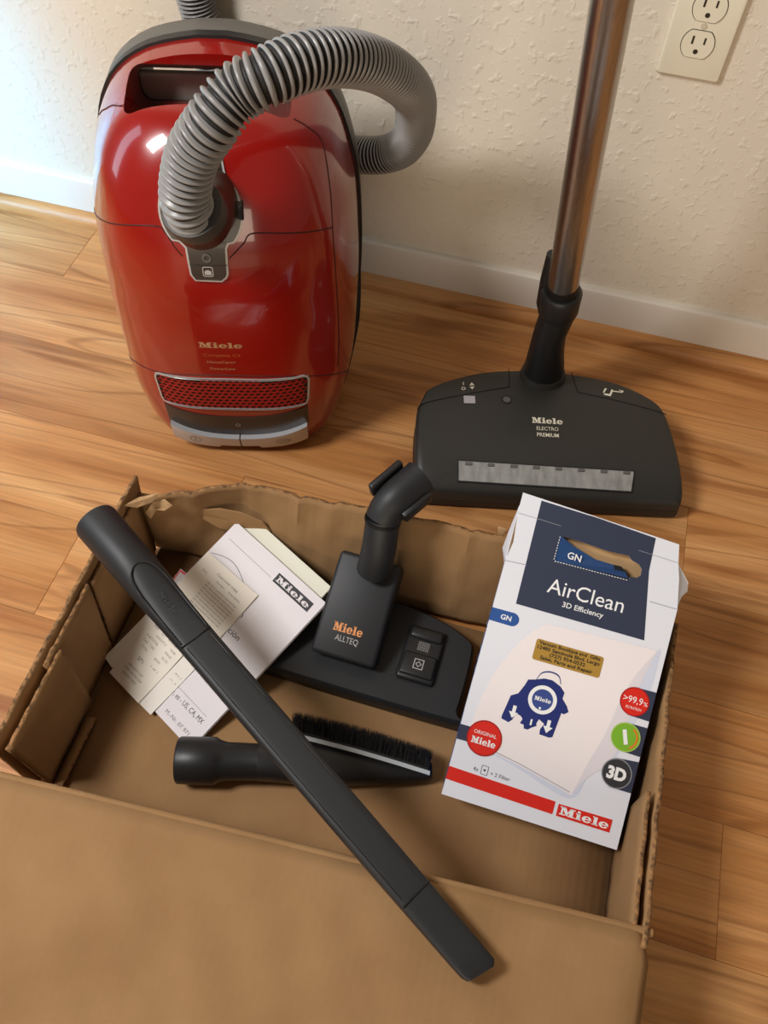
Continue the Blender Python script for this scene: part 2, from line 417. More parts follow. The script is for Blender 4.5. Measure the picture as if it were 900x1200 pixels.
# chassis: grey rear half, same outline, tapering to the back
rings = []
def rim(z): H, w, yr = prof_at(z); return w, yr
def outline(scale=1.0, inset=0.0, n=40):
    pts = []
    for k in range(n+1):
        z = .446*(1-cos(pi*k/n))/2; w, yr = rim(z); pts.append((w-inset if w > inset else 0, yr, z))
    return pts
def rim_loop(off, dy, clampz=.003, flare=False):
    R = outline(); out = [(w, yr, z) for w, yr, z in R] + [(-w, yr, z) for w, yr, z in reversed(R)]
    c = Vector((0, 0, .22)); res = []
    for x, y, z in out:
        of = off+(.011*max(0, min(1, (.15-z)/.12)) if flare else 0)
        d = Vector((x, 0, z-.22)); L = d.length; d = d*(1+of/L)
        res.append((d.x, min(y+dy, .085), max(clampz, .22+d.z)))
    return res
loops = [rim_loop(.000, .001), rim_loop(.003, .006), rim_loop(.003, .030), rim_loop(-.004, .042), rim_loop(-.03, .062), rim_loop(-.09, .068)]
v, f = loft(loops)
chassis = mesh_obj('chassis', v, f, GREYP, vac, smooth=50)
# black gasket between lid and chassis
def band(off0, off1, y0, y1):
    a = rim_loop(off0, y0); b = rim_loop(off1, y0, flare=True); c = rim_loop(off1, y1, flare=True); d = rim_loop(off0, y1); n = len(a)
    V = a+b+c+d; F = []
    for i in range(n):
        j = (i+1) % n
        for s in range(4): F.append((s*n+i, s*n+j, ((s+1) % 4)*n+j, ((s+1) % 4)*n+i))
    return V, F
v, f = band(-.004, .0035, -.0040, .006); gasket = mesh_obj('rim_gasket', v, f, BLACK, vac, smooth=40)
# handle opening
def cutter(prof, x0, x1, bev=.012):
    bm = bmesh.new(); n = len(prof)
    A = [bm.verts.new((x0, y, z)) for y, z in prof]; B = [bm.verts.new((x1, y, z)) for y, z in prof]
    bm.faces.new(A); bm.faces.new(B[::-1])
    for i in range(n): bm.faces.new((A[i], A[(i+1) % n], B[(i+1) % n], B[i]))
    bmesh.ops.recalc_face_normals(bm, faces=bm.faces)
    es = [e for e in bm.edges if (abs(e.verts[0].co.x-e.verts[1].co.x) < 1e-5)]
    bmesh.ops.bevel(bm, geom=es, offset=bev, segments=5, affect='EDGES', profile=.5)
    me = bpy.data.meshes.new('cut'); bm.to_mesh(me); bm.free(); me.materials.append(RED)
    o = bpy.data.objects.new('cut', me); COL.objects.link(o); o.parent = vac; return o
CP = [(-.096, .56), (-.094, .412), (-.084, .398), (-.004, .380), (.012, .362), (.12, .325), (.12, .413), (-.012, .419), (-.030, .433), (-.034, .56)]
cut = cutter(CP, -.082, .082)
bpy.context.view_layer.update()
for ob in (body, chassis):
    md = ob.modifiers.new('b', 'BOOLEAN'); md.operation = 'DIFFERENCE'; md.object = cut; md.solver = 'EXACT'
    dg = bpy.context.evaluated_depsgraph_get(); dg.update()
    me = bpy.data.meshes.new_from_object(ob.evaluated_get(dg)); ob.modifiers.clear(); old = ob.data; ob.data = me; bpy.data.meshes.remove(old)
    me.polygons.foreach_set('use_smooth', [True]*len(me.polygons)); me.set_sharp_from_angle(angle=radians(38))
bpy.data.objects.remove(cut)
# grey block closing the back of the handle recess, with its paper sticker, floor latch
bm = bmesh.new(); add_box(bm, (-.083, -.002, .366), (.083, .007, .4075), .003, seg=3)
hb = bm_obj('recess_back', bm, mat('recess_lit_grey', (160, 155, 146), .5), vac, smooth=50)  # rim's grey plastic, lightened so the shaded block looks lit
mesh_obj('sticker', *prism([[(.004, .386), (.036, .386), (.036, .402), (.010, .402)]], 0, .0004, lambda a, b, h: (a, -.0022-h, b)), mat('sticker_beige', (196, 184, 160), .5), hb, smooth=False)
bm = bmesh.new(); add_box(bm, (-.050, -.088, .392), (.045, -.064, .4035), .004, seg=3)
bm_obj('release_latch', bm, mat('dark_grey_plastic', (84, 80, 76), .5), vac, smooth=50)
# seams: thin recessed-looking gaps laid into the shell
def lid_line(name, pts, r=.0008, m=SEAM, n=8, h=-.0002):
    P = catmull([(x, z, 0) for x, z in pts], n)
    v, f = tube([lidfn(p.x, p.y, h) for p in P], r, 6); return mesh_obj(name, v, f, m, vac, smooth=60)
lid_line('lower_seam', [(-.139, .105), (-.125, .127), (-.1054, .138), (-.05, .151), (0, .1535), (.05, .151), (.086, .141), (.1145, .122), (.133, .098), (.141, .062)])
lid_line('middle_seam', [(-.1400, .300), (-.121, .3178), (-.0851, .336), (-.0521, .344), (-.0431, .338), (-.0359, .326), (-.0290, .3174)])
lid_line('middle_seam', [(.0185, .3165), (.0337, .3308), (.0444, .3404), (.0803, .3338), (.1097, .3221), (.1226, .3139)])
lid_line('side_seam', [(.0850, .414), (.0991, .4030), (.113, .3845), (.120, .350), (.1226, .3139), (.1263, .2352), (.1278, .1682), (.1262, .122)])
lid_line('upper_seam', [(-.1215, .384), (-.112, .397), (-.098, .410), (-.0830, .418)])
# exhaust grille: dark backing, frame, honeycomb
def slab(name, x0, x1, zlo, zhi, hout, hin, m, nx=24, nz=6, parent=vac, smooth=40, rx=0):
    V, F = [], []
    for s, h in enumerate((hout, hin)):
        for i in range(nx+1):
            x = x0+(x1-x0)*i/nx
            for j in range(nz+1):
                z = zlo(x)+(zhi(x)-zlo(x))*j/nz; hh = h
                V.append(lidfn(x, z, hh))
    n = nz+1; N_ = (nx+1)*n
    for i in range(nx):
        for j in range(nz):
            a = i*n+j; F.append((a, a+n, a+n+1, a+1)); F.append((N_+a, N_+a+1, N_+a+n+1, N_+a+n))
    for i in range(nx):
        a = i*n; F.append((a, N_+a, N_+a+n, a+n)); a = i*n+nz; F.append((a, a+n, N_+a+n, N_+a))
    for j in range(nz):
        F.append((j, j+1, N_+j+1, N_+j)); a = nx*n+j; F.append((a, N_+a, N_+a+1, a+1))
    return mesh_obj(name, V, F, m, parent, smooth=smooth)
gt = lambda x: .1480-.0050*(abs(x)/.091)**2.0
gb = lambda x: .0935-.0005*(abs(x)/.091)**2.0
slab('grille_backing', -.090, .090, lambda x: gb(x)+.001, lambda x: gt(x)-.001, .0004, -.004, DARK)
# frame
FO = [(x, gt(x)) for x in [-.086+.172*k/24 for k in range(25)]] + [(.0915, gt(.09)-.003), (.0935, gt(.09)-.009), (.0915, gb(.09)+.008), (.089, gb(.09)+.001)] \
    + [(x, gb(x)-.001) for x in [.084-.168*k/24 for k in range(25)]] + [(-.089, gb(.09)+.001), (-.0915, gb(.09)+.008), (-.0935, gt(.09)-.009), (-.0915, gt(.09)-.003)]
def inset(poly, d):
    c = Vector((sum(a for a, b in poly)/len(poly), sum(b for a, b in poly)/len(poly))); n = len(poly); out = []
    for i in range(n):
        p, q, r = Vector(poly[i-1]), Vector(poly[i]), Vector(poly[(i+1) % n])
        t = ((q-p).normalized()+(r-q).normalized()).normalized(); nn = Vector((-t.y, t.x))
        if nn.dot(c-q) < 0: nn = -nn
        out.append(tuple(q+nn*d))
    return out
v, f = prism([FO, inset(FO, .0024)], -.001, .0016, lidfn); mesh_obj('grille_frame', v, f, TRIM, vac, smooth=40)
# honeycomb lattice of little hexagonal rings
V, F = [], []
hx, hz = .0078, .0066
for j in range(-2, 12):
    for i in range(-14, 15):
        cx = (i+(.5 if j % 2 else 0))*hx
        if abs(cx) > .086: continue
        cz = gb(cx)+.0045+j*hz*.86
        if cz < gb(cx)+.003 or cz > gt(cx)-.004: continue
        o_ = [(cx+hx*.585*sin(pi/3*k), cz+hz*.585*cos(pi/3*k)) for k in range(6)]
        i_ = [(cx+hx*.40*sin(pi/3*k), cz+hz*.36*cos(pi/3*k)) for k in range(6)]
        b = len(V)
        V += [lidfn(a, c, .0009) for a, c in o_] + [lidfn(a, c, .0012) for a, c in i_] + [lidfn(a, c, -.0012) for a, c in i_]
        for k in range(6):
            F.append((b+k, b+(k+1) % 6, b+6+(k+1) % 6, b+6+k)); F.append((b+6+k, b+6+(k+1) % 6, b+12+(k+1) % 6, b+12+k))
hc = mesh_obj('honeycomb', V, F, REDG, vac, smooth=False); hc['kind'] = 'stuff'
# dark switch surround and silver foot pedals
slab('switch_panel', -.089, .089, lambda x: .036+.016*(abs(x)/.089)**2, lambda x: .0765+.012*(abs(x)/.089)**2, .0012, -.003, BROWNP, smooth=50)
pt = lambda x: .0370+.017*(abs(x)/.085)**2
pb_ = lambda x: .010+.013*(abs(x)/.085)**2
pl_ = slab('power_pedal', -.087, -.0008, lambda x: pb_(x)+(.007 if x > -.028 else 0), pt, .0085, -.004, SILVER, smooth=50)
pr_ = slab('cord_rewind_pedal', .0008, .087, lambda x: pb_(x)+(.007 if x < .024 else 0), pt, .0085, -.004, SILVER, smooth=50)
bm = bmesh.new(); add_box(bm, (-.030, -.178, .004), (.028, -.16, .024), .004); bm_obj('lower_hook', bm, DARK, vac)
PF = lambda u, v, h: lidfn(u, v, .0087+h)
PR = mat('print_grey', (96, 96, 98), .5)
flat('power_symbol', [[circ(-.058, .0315, .0072, 28), circ(-.058, .0315, .0065, 28)], [(-.0585, .028), (-.0575, .028), (-.0575, .035), (-.0585, .035)]], PR, pl_, PF)
flat('rewind_symbol', [[circ(.055, .0305, .0085, 28, .006), circ(.055, .0305, .0078, 28, .0053)], [(.050, .0295), (.066, .031), (.066, .0319), (.050, .0304)]], PR, pr_, PF)
flat('standby_symbol', [[circ(0, .060, .0030, 20), circ(0, .060, .0023, 20)]], TRIM, vac, lambda u, v, h: lidfn(u, v, .0013+h))
# badge on lid
LP = lambda u, v, h: lidfn(u, v, .0002+h)
logo('maker_logo', -.0285, .1990, .049, .0085, GOLDP, vac, LP)
text('model_lettering', 'Complete C3', -.0045, .1850, .0045, mat('dim_gold', (170, 90, 48), .5), vac, LP, width=.042, align='C')
text('model_lettering', 'HomeCare+', -.006, .1740, .0040, GOLDP, vac, LP, width=.033, align='C')
text('model_lettering', 'PowerLine', -.006, .1630, .0038, GOLDP, vac, LP, width=.029, align='C')
# hose socket trim, latch window
def trim_outline():
    c = (-.006, .362); R_ = .0405; out = []
    # circle portion from lower right to upper right, going clockwise over the left
    for k in range(0, 41):
        a = radians(-62-270*k/40 - 0)
        out.append((c[0]+R_*cos(a), c[1]+R_*sin(a)*.95))
    return out
neck = [(-.0250, .3275), (-.0235, .2995), (-.0190, .2925), (.0090, .2920), (.0145, .2965), (.0165, .3010), (.0175, .3275)]
cir = trim_outline()
full = [(-.0300, .333)] + neck + [(.0195, .3320)]
# right arc up, then the arm towards the handle
arc = [(-.006+.042*cos(radians(a)), .360+.040*sin(radians(a))) for a in range(-42, 38, 8)]
arm = [(.0215, .389), (.0185, .402), (.006, .407), (-.012, .404)]
larc = [(-.006+.042*cos(radians(a)), .360+.040*sin(radians(a))) for a in range(125, 222, 8)]
trim = full + arc + arm + larc
v, f = prism([subdiv_poly(trim, .006), subdiv_poly(inset(trim, .0026), .006)], -.001, .0022, lidfn); mesh_obj('socket_trim', v, f, TRIM, vac, smooth=40)
def lid_plate(name, poly, h0, h1, m, parent=vac, step=.006):
    v, f = prism([subdiv_poly(poly, step)], h0, h1, lidfn); return mesh_obj(name, v, f, m, parent, smooth=40)
lid_plate('socket_plate', inset(trim, .0022), -.002, .0028, BROWNP)
v, f = prism([circ(-.004, .3190, .0046, 24), circ(-.004, .3190, .0028, 24)], .0026, .0038, lidfn); mesh_obj('release_button', v, f, mat('button_grey', (88, 84, 80), .4), vac, smooth=40)
LW = lambda u, v, h: lidfn(u, v, .0030+h)
flat('door_symbol', [[roundrect(-.0098, .2985, .0012, .3095, .0022), roundrect(-.0090, .2993, .0004, .3087, .0018)], [(-.0078, .3005), (-.0008, .3005), (-.0008, .3045), (-.0043, .3060), (-.0078, .3045)]], TRIM, vac, LW)
lid_line('middle_seam', [(-.0225, .3110), (0, .3105), (.0165, .3112)], .0004, BLACK, h=.0028)
# world -> local for the hose
bpy.context.view_layer.update()
VI = (Matrix.Translation((-.388, -.198, 0)) @ Matrix.Rotation(radians(16), 4, 'Z')).inverted()
def ribbed(path, r0, r1, p0, p1, seg=36):
    """corrugated hose: rounded rings with dark grooves between"""
    P = catmull(path, 60); L = [0]
    for a, b in zip(P[:-1], P[1:]): L.append(L[-1]+(b-a).length)
    tot = L[-1]
    def at(s):
        lo, hi = 0, len(L)-1
        while hi-lo > 1:
            m = (lo+hi)//2
            if L[m] <= s: lo = m
            else: hi = m
        return P[lo].lerp(P[hi], (s-L[lo])/max(1e-9, L[hi]-L[lo]))
    pts, rad, mi = [], [], []; s = 0
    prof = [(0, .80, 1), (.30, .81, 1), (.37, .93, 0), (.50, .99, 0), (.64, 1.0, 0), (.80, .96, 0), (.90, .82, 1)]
    while s < tot-.008:
        u = s/tot; w = p0+(p1-p0)*min(1, u*1.9); r = r0+(r1-r0)*min(1, u*1.5)
        for t, k, m in prof: pts.append(at(s+w*t)); rad.append(r*k); mi.append(m)
        s += w
    v, f = tube(pts, rad, seg)
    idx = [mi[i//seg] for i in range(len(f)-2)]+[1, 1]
    return v, f, idx
HP = [(-.333, -.398, .386), (-.3335, -.405, .402), (-.333, -.407, .422), (-.321, -.404, .459), (-.300, -.398, .490), (-.283, -.382, .509), (-.261, -.370, .520), (-.238, -.342, .522),
      (-.217, -.307, .511), (-.199, -.261, .484), (-.186, -.214, .447), (-.184, -.161, .402), (-.188, -.125, .361), (-.196, -.098, .318), (-.217, -.077, .279), (-.257, -.068, .257),
      (-.33, -.045, .238), (-.405, -.030, .243), (-.455, -.028, .272), (-.475, -.028, .309), (-.481, -.028, .356), (-.487, -.028, .388), (-.489, -.028, .425), (-.484, -.034, .466), (-.47, -.045, .55), (-.45, -.06, .66), (-.43, -.07, .76)]
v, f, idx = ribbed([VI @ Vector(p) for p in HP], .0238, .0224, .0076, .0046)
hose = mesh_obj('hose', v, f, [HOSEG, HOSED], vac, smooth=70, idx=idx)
# socket collar: a cone that turns from the shell into the hose
q0 = Vector((-.006, -.150, .366)); q1 = Vector((-.005, -.166, .3700)); q2 = VI @ Vector((-.332, -.390, .381)); q3 = VI @ Vector((-.333, -.400, .399))
v, f = tube([q0, q1, q1.lerp(q2, .45), q2, q3, q3+(q3-q2)*.02], [.0375, .0370, .0335, .0292, .0285, .0245], 40)
mesh_obj('hose_collar', v, f, BROWNP, vac, smooth=50)
v, f = tube([q2.lerp(q3, .35), q2.lerp(q3, .8), q3+(q3-q2)*.10], [.0296, .0300, .0290], 40)
mesh_obj('collar_ring', v, f, mat('ring_grey', (62, 60, 58), .45), vac, smooth=50)
bm = bmesh.new(); add_box(bm, (.0290, -.168, .353), (.0365, -.150, .371), .002); bm_obj('socket_catch', bm, BLACK, vac)

# ------------------------------------------------------------------ power brush with steel wand
PB0 = Vector((.073, -.353, 0)); PBR = radians(13)
pb = thing('power_brush', 'charcoal electric floor brush on the wood floor with upright steel wand', 'vacuum attachment', PB0, (0, 0, PBR))
OUT = catmull([(-.174, .006, 0), (-.1775, .035, 0), (-.178, .10, 0), (-.172, .130, 0), (-.157, .154, 0), (-.096, .186, 0), (-.035, .199, 0), (.016, .199, 0), (.088, .183, 0), (.138, .150, 0), (.152, .122, 0), (.159, .07, 0), (.1625, .025, 0),
      (.1625, .006, 0), (.1580, -.001, 0), (.150, -.002, 0), (.05, -.003, 0), (-.05, -.003, 0), (-.160, -.003, 0), (-.170, .000, 0)], 5, True)
def zt(y):
    y = max(-.01, min(.21, y)); return .033+.0255*(1-math.exp(-max(0, y+.002)/.032))-2.2*max(0, y-.13)**2
cx, cy = -.008, .09
def ring(s, zf): return [(cx+(p.x-cx)*s, cy+(p.y-cy)*s, zf(cx+(p.x-cx)*s, cy+(p.y-cy)*s)) for p in OUT]
rs = [ring(.965, lambda x, y: .016), ring(.995, lambda x, y: .018), ring(1.0, lambda x, y: zt(y)-.010), ring(.992, lambda x, y: zt(y)-.004), ring(.975, lambda x, y: zt(y)-.0008)]
rs += [ring(s, lambda x, y: zt(y)) for s in (.94, .85, .7, .55, .4, .25, .1, .02)]
v, f = loft(rs); mesh_obj('housing', v, f, BRUSHP, pb, smooth=40)
rs = [ring(.975, lambda x, y: .003), ring(1.0, lambda x, y: .005), ring(1.004, lambda x, y: .012), ring(1.002, lambda x, y: .019), ring(.98, lambda x, y: .020)]
v, f = loft(rs); mesh_obj('bumper', v, f, BLACK, pb, smooth=40)
PBF = lambda x, y, h: (x, y, zt(y)+.0002+h)
def pbline(pts, r=.0006):
    P = [PBF(p.x, p.y, 0) for p in catmull([(a, b, 0) for a, b in pts], 6)]; v, f = tube(P, r, 6); return mesh_obj('cover_seam', v, f, DARK, pb, smooth=60)
pbline([(-.1770, .108), (-.168, .1195), (-.12, .137), (-.0555, .1575)]); pbline([(-.0555, .1575), (-.054, .175), (-.0530, .1975)])
pbline([(.033, .1975), (.0345, .175), (.0365, .1555)]); pbline([(.0365, .1555), (.09, .143), (.140, .1285), (.1505, .124)])
# clear front window
WN = [(-.1225, .034), (-.1215, .010), (.0955, .009), (.0990, .033)]
flat('window_frame', [[subdiv_poly(inset(WN, -.0022), .01), subdiv_poly(WN, .01)]], BLACK, pb, PBF, h=.0, th=.0012)
WG = mat('clear_window_plastic', (150, 150, 146), .18, noise=(40, .10, 3, 1, 1))
win = flat('front_window', [subdiv_poly(WN, .01)], WG, pb, PBF, h=.0, th=.0008)
CL = [( -.110+.0285*k, .0310) for k in range(8)]
for x, y in CL:
    v, f = prism([roundrect(x-.0042, y-.0022, x+.0042, y+.0015, .0012, 3)], .0008, .0022, PBF); mesh_obj('window_clip', v, f, mat('clip_grey', (98, 96, 92), .4), win, smooth=40)
flat('indicator_light', [[(-.1160, .1235), (-.1010, .1240), (-.1015, .1365), (-.1165, .1360)]], mat('indicator_lens', (176, 172, 176), .25), pb, PBF, th=.0006)
v, f = prism([circ(-.0595, .134, .0072, 28), circ(-.0595, .134, .0050, 28)], 0, .0006, PBF); mesh_obj('lock_screw', v, f, BLACK, pb, smooth=40)
v, f = prism([circ(-.0595, .134, .0050, 28)], -.0002, .0002, PBF); mesh_obj('lock_screw', v, f, mat('screw_grey', (92, 88, 86), .35), pb, smooth=40)
logo('maker_logo', -.0275, .0975, .0400, .0092, mat('cream_print', (222, 216, 196), .5), pb, PBF, h=.0002)
CP_ = mat('cream_print', (222, 216, 196), .5)
text('brush_lettering', 'ELECTRO', -.0080, .0865, .0058, CP_, pb, PBF, h=.0002, width=.028, align='C')
text('brush_lettering', 'PREMIUM', -.0080, .0765, .0058, CP_, pb, PBF, h=.0002, width=.028, align='C', bold=.01)
flat('switch_symbol', [[(-.1085, .1555), (-.1015, .1575), (-.1055, .1625)], [(-.1085, .1530), (-.1015, .1550), (-.1045, .1490)],
    [(-.1170, .1560), (-.1160, .1560), (-.1160, .1620), (-.1170, .1620)], [circ(-.1165, .1495, .0028, 16), circ(-.1165, .1495, .0018, 16)]], CP_, pb, PBF)
flat('pedal_symbol', [[(.071, .153), (.080, .151), (.085, .163), (.083, .165), (.079, .155), (.072, .156)], [(.081, .1605), (.097, .159), (.099, .163), (.092, .165), (.097, .161), (.082, .1625)], [(.070, .157), (.072, .157), (.077, .166), (.074, .166)]], CP_, pb, PBF)
# swivel neck and collar (world coordinates brought into the brush frame)
PI_ = (Matrix.Translation(PB0) @ Matrix.Rotation(PBR, 4, 'Z')).inverted()
def L2(ps): return [PI_ @ Vector(p) for p in ps]
WB = Vector((.0175, -.194, .226)); WTp = Vector((-.006, -.238, .561)); wd = (WTp-WB).normalized()
neckp = L2([(.024, -.172, .045), (.022, -.176, .075), (.019, -.182, .110), (.0175, -.188, .145), WB-wd*.045])
v, f = tube(neckp, [.0265, .0262, .0225, .0205, .0215], 36); mesh_obj('swivel_neck', v, f, BLACK, pb, smooth=50)
v, f = tube(L2([WB-wd*.050, WB-wd*.040, WB-wd*.012, WB-wd*.008]), [.0212, .0238, .0246, .0215], 36); mesh_obj('neck_collar', v, f, BLACK, pb, smooth=40)
v, f = tube(L2([WB-wd*.012, WB+wd*.004]), [.0192, .0188], 32); mesh_obj('wand_sleeve', v, f, DARK, pb, smooth=40)
v, f = tube(L2([(.002, -.178, .165), (.0010, -.182, .185), (-.0005, -.184, .225), (-.002, -.187, .262)]), [.005, .0095, .0100, .0080], 16); mesh_obj('lock_lever', v, f, BLACK, pb, smooth=50)
v, f = tube(L2([(.024, -.176, .040), (.023, -.174, .062)]), [.034, .029], 32); mesh_obj('neck_base', v, f, BRUSHP, pb, smooth=40)
v, f = tube(L2([WB+wd*t for t in (0, .002, .4, .8, .802)]), [.0178, .0182, .0182, .0182, .0178], 48); mesh_obj('steel_wand', v, f, STEEL, pb, smooth=50)

# ------------------------------------------------------------------ cardboard box
cb = thing('cardboard_box', 'open worn cardboard box on the floor holding vacuum attachments', 'box', (-.08, -.70, 0))
OB = Vector((-.08, -.70, 0))
def card(name, fn, nu, nv, th=.0045, label=None, mats=None, parent=cb, rim_=True):
    """corrugated sheet: fn(u,v)->world point, solidified to real thickness with a darker fluted edge"""
    V = [Vector(fn(i/nu, j/nv))-OB for i in range(nu+1) for j in range(nv+1)]
    F = [(i*(nv+1)+j, (i+1)*(nv+1)+j, (i+1)*(nv+1)+j+1, i*(nv+1)+j+1) for i in range(nu) for j in range(nv)]
    o = mesh_obj(name, V, F, [CARD, CARDEDGE], parent, smooth=False)
    o.data.polygons.foreach_set('use_smooth', [True]*len(o.data.polygons)); o.data.set_sharp_from_angle(angle=radians(40))
    md = o.modifiers.new('thickness', 'SOLIDIFY'); md.thickness = th; md.offset = 0; md.material_offset_rim = 1
    return o
def wob(a, b, s=1.0, k=0):
    return (sin(a*17.3+b*5.1+k)*.5+sin(a*41.7-b*13.9+1.3+k)*.3+sin(b*29.1+a*7.7+2.1+k)*.2)*s
card('bottom_panel', lambda u, v: (-.378+.590*u, -.852+.305*v, .0030), 6, 4, .004)
# back wall, leaning outwards, its top-left corner dented and rolled in
def back(u, v):
    x = -.387+.599*u
    H = .112+.022*min(1, u/.62)**1.2 - .010*max(0, (u-.68)/.32)
    lean = .052*min(1, max(0, (u-.03)/.16))
    z = .004+H*v
    y = -.547 + lean*.80*v**1.3 + .012*u
    d = math.exp(-((u-.055)/.045)**2)*math.exp(-((v-.45)/.3)**2)
    y += -.010*d + .017*math.exp(-((u-.17)/.085)**2)*sin(pi*min(1, v*.98))
    y += wob(u*2.2, v, .0012)
    for c, w in ((.10, .010), (.205, .008), (.30, .007), (.36, .010), (.62, .008)):
        y -= .0042*math.exp(-((u-c)/w)**2)*v
    z += wob(u*6, 0, .0012)*v
    return (x, y, z)
card('back_panel', back, 90, 16, .0045)
# torn paper curls at the back left corner and the back right tear
def curl(pts, m=TORN, th=.0012, name='torn_edge'):
    V = [Vector(p)-OB for p in pts]; n = len(V); c = sum(V, Vector())/n
    V2 = V+[p+Vector((.0006, .0012, .0009)) for p in V]+[c, c+Vector((.0006, .0012, .0009))]
    F = []
    for i in range(n):
        j = (i+1) % n; F += [(i, j, 2*n), (n+j, n+i, 2*n+1), (i, n+i, n+j, j)]
    return mesh_obj(name, V2, F, m, cb, smooth=False)
# left wall: outer sheet + inner folded sheets
card('left_panel', lambda u, v: (-.3845-.002*v+wob(u*2, v, .001), -.852+(.300+.014*v)*u, .004+(.126+.008*u+wob(u*3, 0, .0010))*v), 40, 6, .004)
def inner_left(y0, y1, s0, s1, x, h, nm, dent=0):
    card(nm, lambda u, v: (x-.004*v+wob(u*2+y0*9, v, .0007)+dent*sin(pi*u)*sin(pi*v), y0+(y1-y0)*u+(s0*(1-u)+s1*u)*v, .006+(h+wob(u*3+y0*20, 0, .0015))*v), 16, 8, .0035)
inner_left(-.685, -.566, .018, .004, -.3765, .116, 'inner_flap', .002)
inner_left(-.765, -.690, .0, .018, -.3755, .122, 'inner_flap')
inner_left(-.846, -.752, -.002, .008, -.3700, .118, 'inner_flap', .0015)
card('inner_tab', lambda u, v: (-.366+.012*v, -.845+.075*u, .007+.006*v), 6, 2, .003)
# right wall: outer + inner pale flap
card('right_panel', lambda u, v: (.2125+.004*v*(1-u)*0+wob(u*2, v, .0012), -.850+.312*u, .004+(.122+wob(u*4, 0, .0012)-.004*u)*v), 40, 6, .004)
card('inner_flap', lambda u, v: (.2055-.002*v+wob(u*3, v, .0006), -.843+(.125+.0)*u-(.02*(1-u)*0)*v, .006+(.116)*v), 12, 6, .0035)
# front wall and the big folded-out flap
FL, FR = Vector((-.388, -.872, .118)), Vector((.2185, -.837, .118))
def front(u, v):
    t = FL.lerp(FR, u); return (t.x*(1-.02*(1-v)), t.y+.012*(1-v), .004+(t.z-.004)*v)
card('front_panel', front, 24, 5, .0045)
def flap(u, v):
    t = FL.lerp(FR, u); t = t+Vector((.012*v, -.001, 0))
    n = Vector((-.057, -.998, 0)); d = .335*v
    z = t.z + .0035*sin(min(1, d/.012)*pi/2)*0 - .10*d - .12*d*d
    z -= .0035*math.exp(-((u-.040)/.006)**2)*(1 if v > .02 else 0)
    z += wob(u*1.5, v*1.5, .0016)*min(1, v*6)
    if u > .97: z -= ((u-.97)/.03)**2*.004
    q = t+n*d
    r = max(0, (u-.985)/.015)*max(0, 1-v/.06)
    return (q.x-.008*r, q.y-.006*r, z+.0035)
card('front_flap', flap, 90, 30, .0045)
v, f = tube([FL.lerp(FR, k/30)+Vector((0, .0010, .0022+wob(k/20, 0, .0005)))-OB for k in range(31)], .0036, 14); mesh_obj('fold', v, f, CARD, cb, smooth=60)
# corner ribbon at front left, torn layer
curl([(-.397, -.858, .128), (-.388, -.846, .130), (-.384, -.856, .127), (-.374, -.868, .124), (-.372, -.876, .122), (-.386, -.872, .124)], CARDEDGE)
curl([(-.376, -.556, .094), (-.365, -.552, .112), (-.352, -.548, .118), (-.344, -.549, .111), (-.352, -.553, .104), (-.362, -.556, .106), (-.368, -.560, .090)])
curl([(-.384, -.575, .131), (-.376, -.560, .128), (-.366, -.552, .126), (-.356, -.548, .128), (-.362, -.556, .121), (-.374, -.568, .122)])
curl([(.012, -.490, .141), (.022, -.489, .139), (.019, -.493, .130), (.024, -.496, .122), (.016, -.497, .124), (.014, -.494, .132)])
curl([(-.330, -.530, .072), (-.322, -.528, .082), (-.300, -.524, .088), (-.275, -.522, .088), (-.250, -.522, .080), (-.240, -.524, .066), (-.262, -.530, .056), (-.300, -.533, .060)], CARD)

# ------------------------------------------------------------------ bag carton
FM = Matrix.LocRotScale(Vector((.0219, -.7540, .050)), Euler((.4703, -.0075, -.0275)), None)
fc = thing('filter_bag_carton', 'white and navy vacuum bag carton with torn handle slot, leaning in the box', 'carton')
fc.matrix_world = FM
CW, CH, CT = .1755, .2415, .046
WB_ = mat('white_carton', (226, 228, 236), .38); NAVY = mat('navy_print', (52, 58, 78), .38); TAN = mat('carton_inside', (188, 152, 108), .8)
BLUE = mat('blue_print', (44, 84, 150), .38); DBLUE = mat('deep_blue_print', (34, 46, 112), .4); REDP = mat('red_print', (214, 40, 28), .38)
id_ = lambda u, v, h: (u, v, h)
HOLE = [(.0475, .2812), (.0682, .2803), (.0965, .2782), (.1170, .2792), (.1215, .2755), (.1290, .2735), (.1328, .2695), (.1331, .2630), (.1300, .2600), (.1235, .2590), (.1232, .2559), (.048, .2548)]
# front panel: flat main face + upper closure, one board with the torn slot
topL, topR = (-.0007, .314), (.162, .3035)
OUTF = [(0, 0), (CW, 0), (CW, .2400), (.1700, .2700), (.1656, .285), topR, (.08, .3090), topL, (-.0005, .293), (.003, .262), (0, CH)]
v, f = prism([OUTF, HOLE], -.0007, 0); mesh_obj('front_panel', v, f, WB_, fc, smooth=False)
def board(name, quad, m, th=.0007):
    q = [Vector(p) for p in quad]; n = (q[1]-q[0]).cross(q[-1]-q[0]).normalized()*th; k = len(q)
    V = q+[p-n for p in q]; F = [tuple(range(k)), tuple(range(2*k-1, k-1, -1))]+[(i, k+i, k+(i+1) % k, (i+1) % k) for i in range(k)]
    return mesh_obj(name, V, F, m, fc, smooth=None)
board('back_panel', [(0, 0, -CT), (0, CH, -CT), (CW, CH, -CT), (CW, 0, -CT)], WB_)
board('side_panel', [(0, 0, -.0007), (0, CH, -.0007), (0, CH, -CT), (0, 0, -CT)], mat('pale_blue_side', (176, 198, 232), .38))
board('side_panel', [(CW, 0, -.0007), (CW, 0, -CT), (CW, CH, -CT), (CW, CH, -.0007)], DBLUE)
board('end_panel', [(0, 0, -.0007), (0, 0, -CT), (CW, 0, -CT), (CW, 0, -.0007)], WB_)
